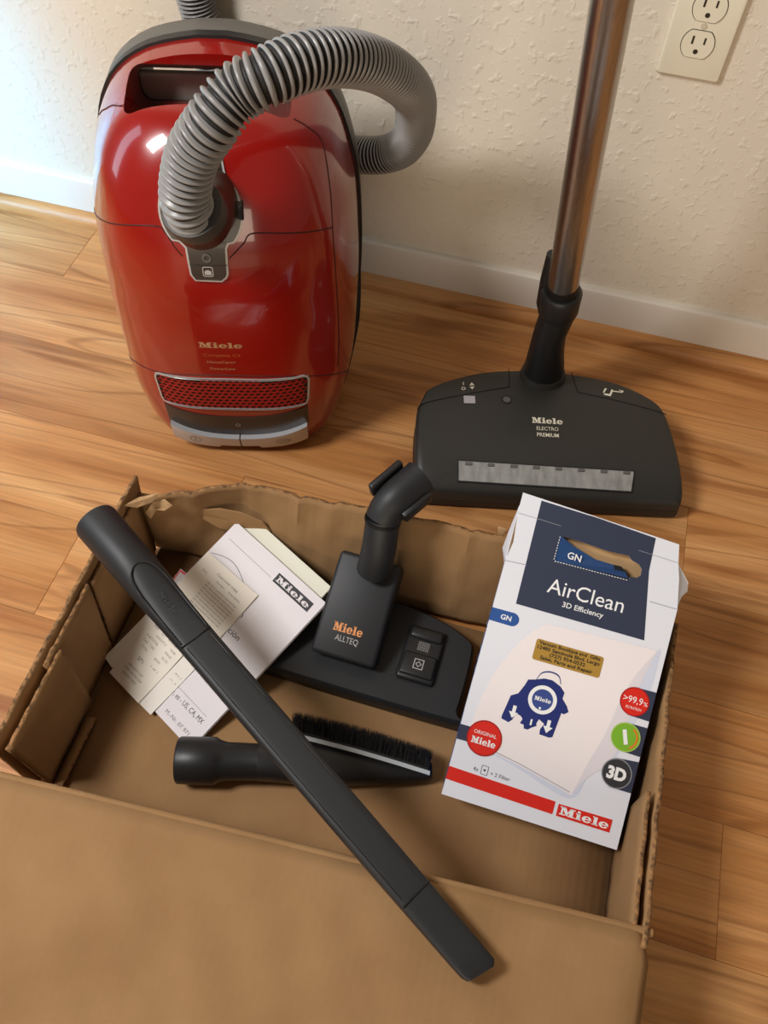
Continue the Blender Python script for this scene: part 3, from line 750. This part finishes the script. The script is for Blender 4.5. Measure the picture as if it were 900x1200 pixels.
board('rear_closure', [(0, CH, -CT), (-.0005, .300, -.0022), (.0800, .304, -.0022), (.160, .296, -.0022), (CW, CH, -CT)], TAN)
board('gusset', [(0, CH, -.0008), (-.0010, .300, -.0012), (-.0045, .272, -.012), (-.0060, .255, -.020), (0, CH, -CT)], WB_)
board('gusset', [(CW, CH, -.0008), (CW, CH, -CT), (.1850, .262, -.020), (.1820, .270, -.012), (.1655, .285, -.0012)], WB_)
# folded-in blue handle flap and the tan board showing behind it
board('handle_flap', [(.0475, .2812, -.0007), (.061, .2749, -.004), (.0864, .2677, -.008), (.1077, .2672, -.0085), (.1139, .2676, -.0085), (.1180, .2643, -.008), (.1225, .2570, -.0010), (.048, .2548, -.0008)], mat('flap_blue', (40, 74, 124), .4))
board('slot_backing', [(.045, .250, -.022), (.045, .286, -.0095), (.142, .286, -.0095), (.142, .250, -.022)], TAN)
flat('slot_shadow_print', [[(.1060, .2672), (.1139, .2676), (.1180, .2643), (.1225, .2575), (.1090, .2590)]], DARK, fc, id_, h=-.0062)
k_ = 1
def onface(name, polys, m, h): return flat(name, polys, m, fc, id_, h=h, th=.00008)
H1, H2, H3, H4, H5 = .00010, .00025, .00040, .00055, .00070
NP = [(.0217, .2020), (.1521, .2016), (.1400, .2700), (.1386, .3035), (.0800, .3082), (.0195, .3108)]
onface('navy_panel', [[NP, [(a, b) for a, b in HOLE]]], NAVY, H1)
for _q in ([(0.0, .2412), (.0217, .2425), (.0217, .2431), (0, .2418)], [(.1480, .2402), (CW, .2398), (CW, .2404), (.148, .2408)], [(0, .2920), (.045, .2905), (.045, .2909), (0, .2925)], [(.125, .2870), (.165, .2850), (.165, .2854), (.125, .2874)]): onface('score_line', [_q], mat('score_grey', (150, 152, 160), .5), H2)
dots = []
for k in range(26):
    x = .048+.0750*k/26; dots.append([(x, .2538+.0010*k/26), (x+.0016, .2538+.0010*k/26), (x+.0016, .2545+.0010*k/26), (x, .2545+.0010*k/26)])
for k in range(9):
    y = .2555+.0255*k/9; dots.append([(.0466, y), (.0473, y), (.0473, y+.0016), (.0466, y+.0016)])
onface('perforation', dots, WHITEP, H2)
text('carton_lettering', 'AirClean', .0480, .2220, .0150, WHITEP, fc, id_, h=H2, width=.0770)
text('carton_lettering', '3D Efficiency', .0665, .2118, .0052, WHITEP, fc, id_, h=H2, width=.0415, bold=.01)
def fl(u, v, h):      # plane of the folded handle flap
    return (u, v, -.0030-(v-.256)*.10+h)
text('carton_lettering', 'GN', .0592, .2608, .0068, WHITEP, fc, lambda u, v, h: (u, v-.05*(u-.06), -.0036+h), h=.0016, width=.0140, bold=.015)
pill = [(0, .1790), (.0225, .1788)]+[(.0225+.0068*cos(radians(a)), .1856+.0068*sin(radians(a))) for a in range(-80, 81, 16)]+[(.0225, .1924), (0, .1922)]
onface('blue_pill', [pill], BLUE, H1); text('carton_lettering', 'GN', .0105, .1832, .0050, WHITEP, fc, id_, h=H2, width=.0108, bold=.02)
# printed picture of the bag
def sm(pts, n=5): return [(p.x, p.y) for p in catmull([(a, b, 0) for a, b in pts], n, False)]
bagL = sm([(.0559, .1907), (.0390, .172), (.0224, .1385), (.0125, .100), (.0095, .058)])
bagB = [(.0095, .058), (.0660, .0490), (.1215, .0366)]
bagR = sm([(.1215, .0366), (.1290, .070), (.1380, .1025), (.1440, .138), (.1530, .168), (.1668, .1954)])
bagT = [(.1668, .1954), (.110, .1935), (.0559, .1907)]
onface('bag_picture', [bagL[:-1]+bagB[:-1]+bagR[:-1]+bagT[:-1]], mat('bag_print', (238, 230, 230), .4), H2)
sh = sm([(.0070, .0580), (.0640, .0465), (.1200, .0330), (.1330, .0600), (.1500, .075), (.1600, .1100), (.1690, .150), (.1700, .1940), (.1668, .1960)])
onface('bag_picture_shade', [[(.0095, .058)]+sh+bagR[::-1]+[(.0660, .0490)]], mat('bag_shade_print', (208, 214, 230), .4), H1)
fold = sm([(.1215, .0366), (.1310, .0560), (.1500, .0800), (.1560, .1200), (.1590, .1600), (.1668, .1954)])
onface('bag_picture_side', [fold+bagR[::-1][1:]], mat('bag_side_print', (222, 216, 222), .4), H2)
onface('bag_edge_print', [[(.0100, .0600), (.0660, .0512), (.1195, .0395), (.1198, .0385), (.0660, .0503), (.0100, .0590)]], mat('edge_print_grey', (170, 168, 180), .4), H3)
# left side printing
SF = lambda u, v, h: (-h, v, -u)
flat('side_print', [[(.001, .005), (.045, .005), (.045, .085), (.001, .085)], [(.001, .120), (.045, .120), (.045, .196), (.001, .196)]], BLUE, fc, SF, h=.0002)
for k in range(6):
    flat('side_print', [[(.006, .124+k*.012), (.040, .124+k*.012), (.040, .130+k*.012), (.006, .130+k*.012)]], mat('side_text_blue', (120, 150, 200), .4), fc, SF, h=.0005)
# gold shop sticker
gs = onface('gold_sticker', [roundrect(.0510, .1533, .1190, .1745, .0025)], mat('gold_sticker', (186, 146, 66), .35, metal=.25), H4)
BK = mat('black_print', (34, 28, 18), .5)
for i, (s_, w_) in enumerate((('Vacuum Boutique and  Gifts', .062), ('12485 Seminole Blvd. Largo', .063), ('(727) 954-0532', .036), ('Sales, Parts and Repair', .053))):
    text('sticker_lettering', s_, .0850, .1700-.0048*i, .0034, BK, fc, id_, h=H5, width=w_, align='C', bold=.03)
# plastic bag holder picture
hold = [(.0405, .1125), (.0470, .1165), (.0510, .1260), (.0530, .1325), (.0600, .1345), (.0680, .1380), (.0760, .1385), (.0850, .1350), (.0905, .1300), (.0900, .1240), (.0960, .1180), (.0990, .1130), (.0950, .1095), (.0925, .1100),
        (.0900, .0850), (.0870, .0835), (.0770, .0840), (.0765, .0890), (.0790, .0950), (.0730, .0980), (.0715, .0930), (.0725, .0910), (.0680, .0880), (.0650, .0850), (.0610, .0850), (.0600, .0885), (.0560, .0890), (.0575, .0935), (.0550, .0960), (.0500, .0970), (.0480, .0900), (.0450, .0865), (.0375, .0880), (.0370, .0905)]
onface('holder_picture', [hold], DBLUE, H3)
onface('holder_ring', [[circ(.0715, .1172, .0142, 36), circ(.0715, .1172, .0104, 36)]], WHITEP, H4)
onface('holder_disc', [circ(.0715, .1172, .0104, 30)], mat('disc_blue', (58, 76, 140), .35), H4)
ha = [(.0605, .1350), (.0640, .1430), (.0720, .1465), (.0810, .1450), (.0850, .1380)]
ho = sm(ha, 5); onface('holder_handle', [ho+[(a*.975+.0715*.025, b-.0014) for a, b in ho[::-1]]], DBLUE, H3)
logo('maker_logo', .0635, .1155, .0165, .0040, WHITEP, fc, id_, h=H5)
onface('holder_arrow', [[(.0455, .1040), (.0490, .1040), (.0490, .0975), (.0520, .0975), (.0470, .0915), (.0425, .0975), (.0455, .0975)], [(.0815, .1000), (.0850, .1000), (.0850, .0935), (.0880, .0935), (.0830, .0870), (.0785, .0935), (.0815, .0935)], [(.0655, .0960), (.0672, .0960), (.0672, .0900), (.0655, .0900)], roundrect(.0700, .1075, .0722, .1098, .0008)], WHITEP, H5)
# badges
onface('navy_badge_strip', [[(.1540, .1550), (CW, .1555), (CW, .1265), (.1540, .1272)], [(.1540, .1195), (CW, .1200), (CW, .0912), (.1540, .0917)], [(.1540, .0840), (CW, .0862), (CW, .0554), (.1540, .0552)]], NAVY, H3)
onface('navy_badge_strip', [[(0, .0712), (.016, .0716), (.016, .0565), (0, .0562)]], NAVY, H3)
def badge(cx, cy, r, m, m2):
    onface('round_badge', [circ(cx, cy, r, 36)], m, H4); onface('badge_rim', [[circ(cx, cy, r, 36), circ(cx, cy, r*.93, 36)]], m2, H5)
badge(.1575, .1412, .0142, REDP, mat('badge_rim_red', (160, 24, 22), .4)); text('badge_lettering', '>99,9', .1557, .1395, .0066, WHITEP, fc, id_, h=H5+.0001, width=.0190, align='C'); text('badge_lettering', '%', .1682, .1395, .0040, WHITEP, fc, id_, h=H5+.0001, width=.0040, align='C')
text('badge_lettering', 'FILTRATION', .1580, .1335, .0026, WHITEP, fc, id_, h=H5+.0001, width=.0150, align='C')
badge(.1575, .1056, .0142, mat('green_print', (122, 178, 48), .38), mat('badge_rim_green', (170, 196, 90), .4))
ga = [(.1575+.0118*cos(radians(a)), .1056+.0118*sin(radians(a))) for a in range(-60, 61, 10)]; gb2 = [(.1575+.0100*cos(radians(a)), .1056+.0100*sin(radians(a))) for a in range(60, -61, -10)]
onface('gauge_arc', [ga+gb2], mat('orange_print', (226, 120, 40), .4), H5)
onface('gauge_needle', [[(.1530, .1120), (.1565, .1132), (.1612, .0995), (.1575, .0982)]], WHITEP, H5+.0001)
badge(.1578, .0696, .0146, mat('graphite_print', (54, 54, 58), .35), mat('badge_rim_grey', (140, 140, 146), .4))
text('badge_lettering', '3D', .1578, .0640, .0112, WHITEP, fc, id_, h=H5+.0001, width=.0185, align='C', bold=.05)
badge(.0262, .0645, .0176, REDP, mat('badge_rim_red', (160, 24, 22), .4)); text('badge_lettering', 'ORIGINAL', .0262, .0672, .0036, WHITEP, fc, id_, h=H5+.0001, width=.0230, align='C')
logo('maker_logo', .0142, .0575, .0245, .0066, WHITEP, fc, id_, h=H5+.0001)
GR = mat('grey_print', (84, 84, 90), .5)
text('carton_lettering', '4x', .0235, .0315, .0040, GR, fc, id_, h=H2, width=.0055); text('carton_lettering', '+ 2 Filter', .0410, .0315, .0038, GR, fc, id_, h=H2, width=.0200)
onface('bag_symbol', [[roundrect(.0312, .0300, .0382, .0392, .001), roundrect(.0317, .0305, .0377, .0387, .0008)], circ(.0347, .0346, .0012, 12)], GR, H2)
onface('red_stripe', [[(0, .0155), (.1085, .0138), (.1085, .0264), (0, .0285)]], REDP, H2)
onface('red_logo_box', [[(.1120, .0136), (.1648, .0136), (.1648, .0262), (.1120, .0254)]], REDP, H2)
logo('maker_logo', .1145, .0160, .0480, .0080, WHITEP, fc, id_, h=H3, )

# ------------------------------------------------------------------ papers in the box
BM = Matrix.LocRotScale(Vector((-.2622, -.6487, .0405)), Euler((.2757, .0238, -.4824)), None)
PAPER = mat('white_paper', (226, 220, 222), .7); PAPER2 = mat('ivory_paper', (226, 224, 206), .7); INK = mat('ink_black', (44, 42, 46), .6); INKG = mat('ink_grey', (128, 124, 120), .7)
def sheet(parent_name, label, cat, quads, m, group=None, lift=0.0):
    o = thing(parent_name, label, cat, group=group); o.matrix_world = BM @ Matrix.Translation((0, 0, lift)); return o
def leafs(t, n, x0, y0, x1, y1, m, gap=.0005, name='page'):
    bm = bmesh.new()
    for k in range(n):
        j = (random.random()-.5)*.0012
        add_box(bm, (x0+j, y0-j, -gap*(k+1)+.00006), (x1+j, y1-j, -gap*k-.00006))
    return bm_obj(name, bm, m, t, smooth=None)
b2 = sheet('instruction_booklet', 'lower plain ivory booklet peeking out above the printed white booklet', 'booklet', None, PAPER2, lift=-.0050)
leafs(b2, 7, -.0705, -.085, .0635, .1220, PAPER2, name='page_block')
b1 = sheet('instruction_booklet', 'white instruction booklet with black logo box lying on top of the papers', 'booklet', None, PAPER, lift=0)
leafs(b1, 7, -.0740, -.1055, .0740, .1045, PAPER, name='page_block')
onb = lambda name, polys, m, h, par=b1: flat(name, polys, m, par, id_, h=h, th=.00006)
onb('logo_box', [[(.0088, .0832), (.0642, .0834), (.0638, .0953), (.0084, .0951)]], INK, .0001)
logo('maker_logo', .0112, .0858, .0500, .0072, PAPER, b1, id_, h=.0002)
text('booklet_lettering', 'ción', .0116, .0088, .0066, INK, b1, id_, h=.0001, width=.0165)
text('booklet_lettering', 'n', .0085, .0300, .0062, INK, b1, id_, h=.0001, width=.0040)
text('booklet_lettering', 'fr, es - US, CA, MX', .0120, -.0800, .0058, INK, b1, id_, h=.0001, width=.0515)
text('booklet_lettering', 'M.-Nr. 07 971', .0230, -.0980, .0042, INKG, b1, id_, h=.0001, width=.0380)
for _q in ([(-.0666, .0850), (.0050, .0848), (.0050, .0852), (-.0666, .0854)], [(.011, -.0700), (.062, -.0705), (.062, -.0701), (.011, -.0696)]): onb('rule_line', [_q], INKG, .0001)
arc_ = [(-.070+.055*k/20, .0600+.0085*sin(pi*k/20)) for k in range(21)]
onb('ink_arc', [arc_+[(a, b-.0006) for a, b in arc_[::-1]]], INK, .0001)
# receipts: slightly wavy thin sheets
REC = mat('receipt_paper', (228, 219, 204), .6); REC2 = mat('receipt_paper_pale', (230, 224, 214), .65)
def receipt(label, quad, h, m, lines, wave=.0008, group='receipts', name='receipt', w2=0):
    t = thing(name, label, 'receipt', group=group) if group else thing(name, label, 'receipt')
    t.matrix_world = BM @ Matrix.Translation((0, 0, h))
    q = [Vector((a, b, 0)) for a, b in quad]   # TL TR BR BL
    def P(u, v, hh=0):
        p = (q[3].lerp(q[2], u)).lerp(q[0].lerp(q[1], u), v); p.z = wave*(1+sin(v*7+u*2))+w2*max(0, v-.75)**2*16*.002+hh; return p
    nu, nv = 6, 14; V = [P(i/nu, j/nv, s*.00012) for s in (1, 0) for i in range(nu+1) for j in range(nv+1)]; n = nv+1; N_ = (nu+1)*n; F = []
    for i in range(nu):
        for j in range(nv): a = i*n+j; F += [(a, a+n, a+n+1, a+1), (N_+a, N_+a+1, N_+a+n+1, N_+a+n)]
    mesh_obj('paper', V, F, m, t, smooth=60)
    for s_, u, v, hh, w in lines:
        text('receipt_lettering', s_, 0, 0, hh, INKG if hh < .0032 else INK, t, lambda a, b, c: tuple(P(u+a/(q[1]-q[0]).length, v+b/(q[0]-q[3]).length, .0003)), h=0, width=w)
    return t
LN = ['ITEM      QTY   AMOUNT', 'VACUUM C3        799.00', 'SUBTOTAL          799.00', 'TAX  7.0%           55.93', 'TOTAL             854.93', 'CHANGE               0.00']
receipt('small white slip at the left edge of the paper pile, under the receipts', [(-.0745, -.035), (-.0560, -.035), (-.0580, -.1069), (-.0745, -.1050)], .0004, REC2, [], .0002, None, 'paper_slip')
receipt('blank-looking pale receipt edge between the printed receipt and booklet title', [(-.030, -.010), (.0150, -.0110), (.0142, -.1108), (-.0300, -.1120)], .0006, REC2, [('00 14 - 2', .70, .48, .002, .010), ('11 . 6', .72, .40, .002, .009)], .0004, None)
receipt('beige printed till receipt hanging over the lower left booklet edge', [(-.0655, -.008), (-.0070, -.008), (-.0050, -.1115), (-.0560, -.1120)], .0016, REC,
        [(LN[0], .10, .66, .0028, .042), (LN[1], .28, .60, .0026, .034), (LN[2], .10, .54, .0028, .044), (LN[3], .10, .48, .0028, .044), (LN[4], .16, .42, .0026, .034), ('57*1', .30, .30, .0040, .009), ('1 of 1', .64, .34, .0026, .012), ('MERCHANT COPY', .22, .20, .0026, .026), ('THANK YOU FOR YOUR', .18, .15, .0026, .032), ('BUSINESS TODAY', .22, .10, .0026, .026)], .0007, None)
receipt('beige faded receipt lying across the middle of the white booklet', [(-.0735, .0578), (.0092, .0606), (.0112, -.0075), (-.070, -.0075)], .0008, REC,
        [('Customer copy', .34, .80, .0030, .034), ('Date              Number      Description', .12, .70, .0022, .062)]+[('00%02d  returns accepted with receipt within %d days' % (k*7, k), .30, .60-.06*k, .0018, .048) for k in range(8)], .0007, None)
rc_ = thing('greeting_card', 'thin red-edged white card tucked under the receipts at the left', 'card'); rc_.matrix_world = BM @ Matrix.Translation((0, 0, -.0110))
v, f = prism([[(-.0890, .022), (-.052, .026), (-.050, -.048), (-.0790, -.050)]], 0, .0012); mesh_obj('card_sheet', v, f, PAPER, rc_, smooth=False)
flat('red_border', [[[(-.0885, .0215), (-.0525, .0255), (-.0505, -.0475), (-.0785, -.0495)], [(-.0865, .0190), (-.0545, .0230), (-.0525, -.0450), (-.0765, -.0470)]]], REDP, rc_, id_, h=.0013)

# ------------------------------------------------------------------ floor tool (head plate, angled neck)
ft = thing('floor_tool', 'flat black floor head with angled neck lying in the open box', 'vacuum attachment', (-.10, -.62, .0055))
FO_ = Vector((-.10, -.62, .0055))
ol = catmull([(-.252, -.668, 0), (.012, -.673, 0), (.020, -.662, 0), (.0215, -.590, 0), (.012, -.572, 0), (-.030, -.556, 0), (-.088, -.548, 0), (-.150, -.548, 0), (-.220, -.560, 0), (-.252, -.578, 0), (-.258, -.600, 0), (-.258, -.662, 0)], 5, True)
def rg(s, z): c = Vector((-.118, -.612, 0)); return [tuple(Vector((c.x+(p.x-c.x)*s[0], c.y+(p.y-c.y)*s[1], z))-FO_) for p in ol]
v, f = loft([rg((.985, .96), .0060), rg((1, 1), .010), rg((1, 1), .024), rg((.994, .985), .028), rg((.975, .94), .0312)])
mesh_obj('head_plate', v, f, BLACKM, ft, smooth=40)
# inclined neck block
def slopebox(name, c_front, c_back, w0, w1, t0, t1, m, bev=.004):
    A, B = Vector(c_front), Vector(c_back); d = (B-A).normalized(); s = d.cross(Vector((0, 0, 1))).normalized(); up = s.cross(d)
    bm = bmesh.new(); vs = []
    for p, w, t in ((A, w0, t0), (B, w1, t1)):
        for a, b in ((-1, -1), (1, -1), (1, 0), (-1, 0)): vs.append(bm.verts.new(tuple(p+s*(a*w/2)+up*(t*(1 if b == -1 else 0)*-1)-FO_)))
    for q in ((0, 1, 2, 3), (7, 6, 5, 4), (0, 4, 5, 1), (1, 5, 6, 2), (2, 6, 7, 3), (3, 7, 4, 0)): bm.faces.new([vs[i] for i in q])
    bmesh.ops.bevel(bm, geom=list(bm.edges), offset=bev, segments=3, affect='EDGES', profile=.5)
    return bm_obj(name, bm, m, ft, smooth=40)
NF, NB = Vector((-.1155, -.646, .050)), Vector((-.1130, -.543, .1020))
slopebox('neck_block', NF, NB, .074, .070, .030, .046, BLACKM, .005)
dn = (NB-NF).normalized(); sn_ = dn.cross(Vector((0, 0, 1))).normalized(); un = sn_.cross(dn)
NFN = lambda u, v, h: tuple(NF+sn_*u+dn*v+un*(h+.0002)-FO_)
logo('maker_logo', -.0190, .0290, .0330, .0095, COPPER, ft, NFN)
text('tool_lettering', 'ALLTEQ', -.0010, .0190, .0065, mat('silver_print', (176, 172, 170), .4), ft, NFN, width=.026, align='C')
bm = bmesh.new(); add_box(bm, tuple(Vector((-.150, -.600, .030))-FO_), tuple(Vector((-.082, -.548, .075))-FO_), .006); bm_obj('neck_yoke', bm, BLACK, ft)
# round neck and elbow
T1 = [(-.1060, -.555, .100), (-.1040, -.545, .135), (-.1062, -.5270, .1600)]
v, f = tube([Vector(p)-FO_ for p in T1], [.0195, .0185, .0182], 36); mesh_obj('neck_tube', v, f, BLACKM, ft, smooth=50)
E0, E1, E2, E3 = Vector((-.1062, -.5270, .1600)), Vector((-.1030, -.5180, .1705)), Vector((-.0960, -.5070, .1790)), Vector((-.0790, -.4810, .1850))
v, f = tube([p-FO_ for p in catmull([E0, E1, E2, E3], 6)], [.0190]*16+[.0193, .0193, .0196], 36); el = mesh_obj('elbow', v, f, BLACKM, ft, smooth=50)
v, f = tube([E0-Vector((0, .001, .002))-FO_, E0+Vector((0, .0004, .0012))-FO_], .0194, 36); mesh_obj('joint_ring', v, f, DARK, ft, smooth=50)
ed = (E3-E2).normalized(); es = ed.cross(Vector((0, 0, 1))).normalized(); eu = es.cross(ed)
bm = bmesh.new(); add_box(bm, (-.0105, -.018, 0), (.0105, .026, .008), .003, seg=3)
bm.transform(Matrix.Translation(E2-FO_+(-es)*.0185+eu*.004) @ Matrix((eu, ed, -es)).transposed().to_4x4()); bm_obj('release_button', bm, BLACK, el, smooth=40)
bm = bmesh.new(); add_box(bm, (-.008, -.012, -.004), (.008, .026, .005), .003, seg=2)
bm.transform(Matrix.Translation(E2-FO_+es*.0195-eu*.006) @ Matrix((-eu, ed, es)).transposed().to_4x4()); bm_obj('hook', bm, BLACK, el, smooth=40)
# rocker switch plate
bm = bmesh.new(); add_box(bm, (-.0215, -.033, 0), (.0215, .033, .0075), .004, seg=3)
SM = Matrix.Translation(Vector((-.0345, -.6085, .030))-FO_) @ Matrix.Rotation(radians(-1), 4, 'Z'); bm.transform(SM); sw = bm_obj('rocker_switch', bm, BLACK, ft, smooth=40)
bm = bmesh.new(); add_box(bm, (-.0190, -.0285, .004), (.0190, -.001, .0105), .003, seg=3); bm.transform(SM); bm_obj('rocker_half', bm, BLACK, sw, smooth=40)
bm = bmesh.new(); add_box(bm, (-.0190, .016, .004), (.0190, .0300, .0115), .004, seg=3); bm.transform(SM); bm_obj('rocker_half', bm, BLACK, sw, smooth=40)
SWF = lambda u, v, h: tuple(SM @ Vector((u, v, .0107+h)))
SWG = lambda u, v, h: tuple(SM @ Vector((u, v, .0077+h)))
SP = mat('silver_print', (176, 172, 170), .4)
flat('carpet_symbol', [[[(-.0055, -.0205), (.0055, -.0205), (.0055, -.0085), (-.0055, -.0085)], [(-.0045, -.0195), (.0045, -.0195), (.0045, -.0095), (-.0045, -.0095)]], [circ(0, -.0145, .0036, 4), circ(0, -.0145, .0024, 4)]], SP, sw, SWF)
flat('hard_floor_symbol', [[(-.0065+.0022*(k % 6), .003+.0028*(k//6)), (-.0048+.0022*(k % 6), .003+.0028*(k//6)), (-.0048+.0022*(k % 6), .0052+.0028*(k//6)), (-.0065+.0022*(k % 6), .0052+.0028*(k//6))] for k in range(24)], mat('dim_silver_print', (120, 116, 112), .5), sw, SWG)

# ------------------------------------------------------------------ dusting brush
db = thing('dusting_brush', 'black dusting brush with grey strip and dark bristles, bottom of the box', 'vacuum attachment', (-.10, -.76, .0055))
DO = Vector((-.10, -.76, .0055))
ax = Vector((.966, .258, 0))
P0 = Vector((-.247, -.791, .0295)); 
pts = [P0+ax*t for t in (0, .002, .038, .042, .050, .085)]
v, f = tube([p-DO for p in pts], [.0225, .0238, .0240, .0215, .0192, .0185], 36); mesh_obj('socket', v, f, BLACK, db, smooth=40)
v, f = tube([P0-ax*.0004-DO, P0+ax*.001-DO], .0205, 32); mesh_obj('socket_mouth', v, f, DARK, db, smooth=40)
# flattened brush body: lofted cross-sections, hard edge against the strip
secs = []
Vv = Vector((-.258, .966, 0)); Z = Vector((0, 0, 1))
for t, half, up, yoff, zc in ((.083, .0185, .0185, 0, .0290), (.100, .021, .0180, .002, .0285), (.125, .0245, .0160, .004, .0250), (.160, .0235, .0145, .003, .0225), (.200, .0190, .0130, .001, .0205), (.238, .0140, .0115, -.001, .0185), (.258, .0110, .0090, -.001, .0165), (.263, .008, .006, -.001, .0160)):
    c = P0+ax*t; secs.append([tuple(Vector((c.x, c.y, 0))+Vv*(half*cos(a)*(abs(cos(a))**-.25 if abs(cos(a)) > .05 else 1)+yoff)+Z*(zc+up*sin(a)*(abs(sin(a))**-.2 if abs(sin(a)) > .05 else 1))-DO) for a in [2*pi*k/28 for k in range(28)]])
v, f = loft(secs); mesh_obj('brush_body', v, f, BLACK, db, smooth=50)
# strip and bristles
S0, S1 = Vector((-.1445, -.7335, .0340)), Vector((.0050, -.7290, .0240))
sd = (S1-S0).normalized(); bd = (Vector((-.13, .93, .34))).normalized(); bu = sd.cross(bd)
def bar(A, B, d, w, t, bow=.0):
    n = 16; V = []
    for k in range(n+1):
        p = A.lerp(B, k/n)+d*(bow*sin(pi*k/n)); u_ = bu
        for a, b in ((-1, -.5), (1, -.5), (1, .5), (-1, .5)): V.append(p+u_*(a*w/2)+d*(b*t)-DO)
    F = [(k*4+j, (k+1)*4+j, (k+1)*4+(j+1) % 4, k*4+(j+1) % 4) for k in range(n) for j in range(4)]+[(3, 2, 1, 0), tuple(n*4+j for j in range(4))]
    return V, F
v, f = bar(S0, S1, bd, .026, .0042, .0015); mesh_obj('bristle_strip', v, f, mat('strip_grey', (182, 188, 192), .4), db, smooth=30)
v, f = bar(S0+bd*.003+sd*.002, S1+bd*.003-sd*.002, bd, .022, .003, .0015)
V, F = list(v), list(f)
rb = random.Random(5)
for k in range(2600):
    a = rb.random(); w = (rb.random()-.5)*.020
    b0 = S0.lerp(S1, .012+.976*a)+bd*(.003+.0015*sin(pi*a))+bu*w
    lean = sd*((rb.random()-.5)*.006+(a-.5)*.004)+bu*((rb.random()-.5)*.003)
    L_ = .0180+rb.random()*.0035+.002*sin(pi*a)
    tip = b0+bd*L_+lean; s_ = sd*.00045; q_ = bu*.00045; o_ = len(V)
    V += [b0-s_-DO, b0+s_-DO, b0+q_-DO, tip-DO]; F += [(o_, o_+1, o_+3), (o_+1, o_+2, o_+3), (o_+2, o_, o_+3)]
bb = mesh_obj('bristles', V, F, mat('bristle_black', (24, 22, 21), .45), db, smooth=False); bb['kind'] = 'stuff'

# ------------------------------------------------------------------ crevice tool across the box
A0, B0 = Vector((-.383, -.622, .1710)), Vector((.0850, -.9060, .1380))
cd_ = (B0-A0).normalized(); LT = (B0-A0).length; cs = cd_.cross(Vector((0, 0, 1))).normalized(); cu = cs.cross(cd_)
ct = thing('crevice_tool', 'long black crevice nozzle lying diagonally across the open box', 'vacuum attachment', A0+cd_*.25)
CO = A0+cd_*.25
def sec(t, w, h, p, dz=0, dw=0, skew=0):
    c = A0+cd_*t-CO; out = []
    for k in range(40):
        a = 2*pi*k/40; ca, sa = cos(a), sin(a)
        x = w*abs(ca)**p*(1 if ca >= 0 else -1); y = h*abs(sa)**p*(1 if sa >= 0 else -1)
        out.append(tuple(c+cs*(x+dw)+cu*(y+dz)+cd_*(skew*x)))
    return out
R1 = .0225
S_ = [sec(.004, R1*.88, R1*.88, 1), sec(0, R1*.90, R1*.90, 1), sec(-.0008, R1*.97, R1*.97, 1), sec(.002, R1, R1, 1), sec(.060, R1*.97, R1*.97, 1), sec(.075, R1*.955, R1*.93, .95, -.001), sec(.10, .0205, .0165, .75, -.0035), sec(.13, .0190, .0130, .55, -.006), sec(.165, .0180, .0105, .42, -.0075),
      sec(.30, .0172, .0095, .38, -.008), sec(.44, .0163, .0088, .36, -.008), sec(LT-.078, .0158, .0085, .34, -.008), sec(LT-.060, .0155, .0080, .34, -.008, 0, 0), sec(LT-.018, .0150, .0072, .34, -.008, 0, -.1), sec(LT-.004, .0145, .0068, .34, -.008, 0, -.28), sec(LT, .0115, .0056, .34, -.008, .001, -.28)]
v, f = loft(S_); mesh_obj('nozzle', v, f, BLACKM, ct, smooth=38)
v, f = loft([sec(-.0012, R1*.88, R1*.88, 1), sec(.003, R1*.86, R1*.86, 1)]); mesh_obj('socket_mouth', v, f, DARK, ct, smooth=40)
def top_z(t): 
    K = [(.075, .0200), (.10, .0130), (.13, .0070), (.165, .0030), (.30, .0015), (.44, .0008), (.60, .0004)]
    for a, b in zip(K[:-1], K[1:]):
        if t <= b[0]: return a[1]+(b[1]-a[1])*(t-a[0])/(b[0]-a[0])
    return K[-1][1]
CTF = lambda u, v, h: tuple(A0+cd_*v+cs*u+cu*(top_z(v)+.0003+h)-CO)
def ctline(name, pts, r=.0006, m=DARK):
    P = [Vector(CTF(p.x, p.y, -.0002)) for p in catmull([(a, b, 0) for a, b in pts], 8)]; v, f = tube(P, r, 6); return mesh_obj(name, v, f, m, ct, smooth=60)
ctline('ring_seam', [(-.0170, .168), (0, .169), (.0170, .168)], .0007); ctline('ring_seam', [(-.0150, LT-.078), (0, LT-.078), (.0150, LT-.078)], .0008)
ctline('edge_ridge', [(-.0130, .172), (-.0128, .3), (-.0120, LT-.083)], .0005, BLACK); ctline('edge_ridge', [(.0130, .172), (.0128, .3), (.0120, LT-.083)], .0005, BLACK)
# oval scarf face with faint embossed mark
sc_ = [(.0165*sin(pi*k/24)*(-1)+.0*k if False else (-.0165*cos(pi*k/24)), .078+.012*(1-sin(pi*k/24))+0) for k in range(25)]
ov = [(-.0150, .165), (-.0155, .120), (-.0150, .098), (-.0110, .083), (0, .0765), (.0110, .083), (.0150, .098), (.0155, .120), (.0150, .165)]
ctline('scarf_ridge', ov, .0009, BLACKM)
logo('embossed_logo', -.0045, .118, .026, .007, mat('emboss_black', (52, 53, 55), .4), ct, lambda u, v, h: CTF(-(v-.121), .112+u+.0045, .0002))
bpy.context.view_layer.update()
